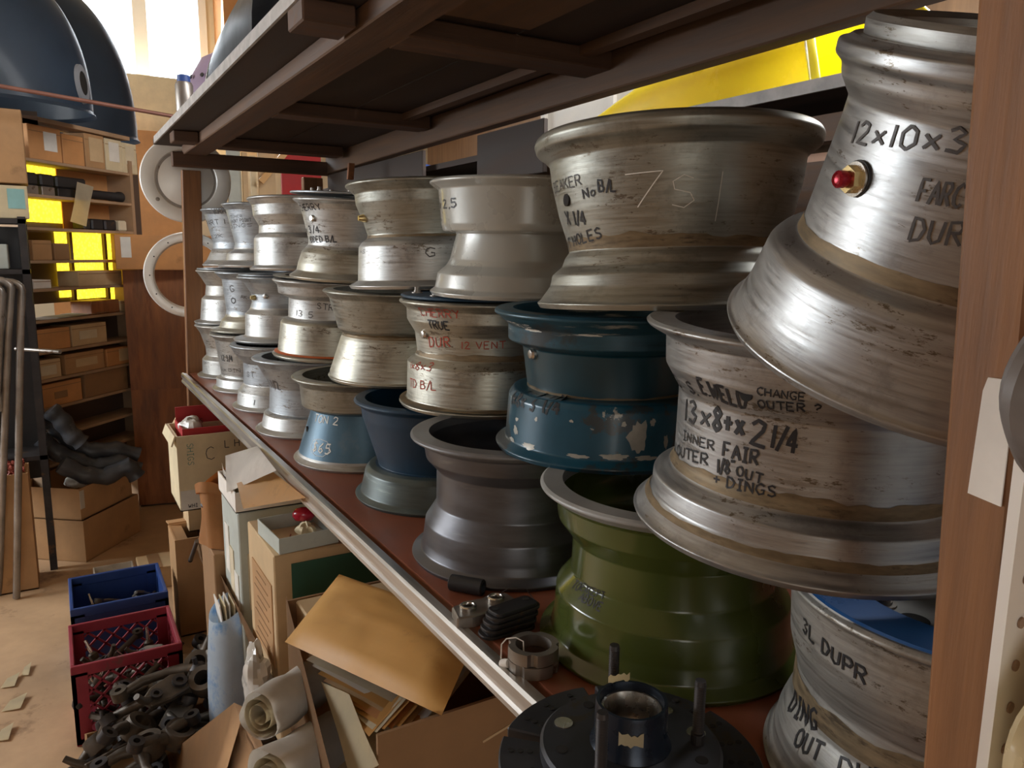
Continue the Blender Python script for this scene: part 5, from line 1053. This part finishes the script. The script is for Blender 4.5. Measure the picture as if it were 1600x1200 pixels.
# top of the deck: black nose cone with white edge, purple dome, spray cans
DZ = 1.95
nc = thing('nose_cone', 'black body panel with white edge lying on the rack deck', 'car panel', (.60, 2.30, DZ))
def nf(u, v):
    a = math.pi*u; b = v; rr_ = math.sqrt(max(0, 1-(1-b)**2.2))
    return Vector((-.20*math.cos(a)*(.35+.65*rr_), .55-1.1*b, .24*math.sin(a)**.8*rr_))
MT['nose_black'] = M('matt_black_panel', (.02, .02, .024), .4, 0, .2, 4)
grid('shell', nf, 28, 24, MT['nose_black'], nc, .006, 60)
grid('white_edge', lambda u, v: nf(u, .06+.30*v)*1.012, 28, 6, MT['white'], nc, .002, 60)
dm = thing('purple_dome', 'small purple moulded dome standing on the far end of the deck', 'moulding', (.66, 3.25, DZ))
lathe('dome', [(.17, 0), (.168, .10), (.15, .20), (.11, .27), (.05, .305), (0, .31)], M('purple_grey_paint', (.26, .19, .27), .5, 0, .1, 4), dm, 40, False, 60)
for k in range(6):
    a = rad(170+24*k); o = lathe('bolt_dot', [(0, 0), (.008, 0), (.008, .004), (0, .005)], MT['black_steel'], dm, 10); o.location = (.158*math.cos(a), .158*math.sin(a), .19); o.rotation_euler = (0, rad(70), a)
for i, (x, y, m_) in enumerate(((.45, 3.02, 'grey_steel'), (.47, 3.14, 'white'))):
    t = thing('spray_can', ('grey spray can on the deck edge beside the purple dome', 'white spray can on the deck edge behind the grey can')[i], 'can', (x, y, DZ), 0, 'cans on the deck')
    lathe('can_body', [(0, 0), (.028, 0), (.03, .004), (.03, .12), (.026, .13), (.014, .135), (0, .135)], MT[m_], t, 24, False, 40); lathe('cap', [(.022, .128), (.022, .152), (.016, .155), (0, .155)], MT['blue_plastic' if i == 0 else 'white'], t, 20, False, 40)
wc = box('card_sheet', at(240, 165, y=6.6), (.55, .03, .42), MT['cream_card']); tag(wc, 'large cream card sheet standing below the bright far window', 'card')
sp = box('wall_cupboard', (1.75, 6.80, 3.0), (.90, .4, 1.2), MT['kraft_orange']); tag(sp, 'orange-brown cupboard on the far wall beside the window', 'cupboard')
st = box('cupboard_stand', (.45, 6.6, (at(240, 165, y=6.6).z-.22)/2), (.9, .5, at(240, 165, y=6.6).z-.22), MT['kraft_orange']); tag(st, 'orange-brown tall cabinet under the far window behind the fenders', 'cabinet')
# bracket and blue arc seen above the wheels
o = prism('bracket', [(-.012, -.03), (.012, -.03), (.018, .03), (-.006, .03)], .012, MT['ply'], None, at(546, 268, x=.98), (rad(90), 0, 0), .002); tag(o, 'small brown bracket hanging above the middle wheels', 'bracket')
ba = thing('blue_hoop', 'blue plastic hoop lying on the rear rack edge', 'hoop', at(648, 270, x=1.3)); tube('hoop', [(.10*math.cos(rad(k*12)), .10*math.sin(rad(k*12))*.6, .03*math.sin(rad(k*6))) for k in range(31)], .012, MT['blue_plastic'], ba, 10)
# things hung on the pegboard beside the near post
pu = lump('grey_pouch', (.402, .168, 1.440), (.052, .018, .042), 'grey_card', None, None, 3, 22, .10)
MT['dark_grey_pouch'] = M('dark_grey_leather', (.16, .14, .13), .5, 0, .2, 9); pu.data.materials[0] = MT['dark_grey_pouch']; tag(pu, 'rounded dark grey pouch hanging at the right edge beside the post', 'pouch')
MT['yellow_bag'] = M('yellowed_plastic', (.72, .58, .34), .3, 0, .2, 7, trans=.2)
bg = lump('plastic_bag', (.452, .172, 1.235), (.052, .013, .055), 'yellow_bag', 'yellowed plastic bag hanging low on the pegboard', 'bag', 6, 22, .25)
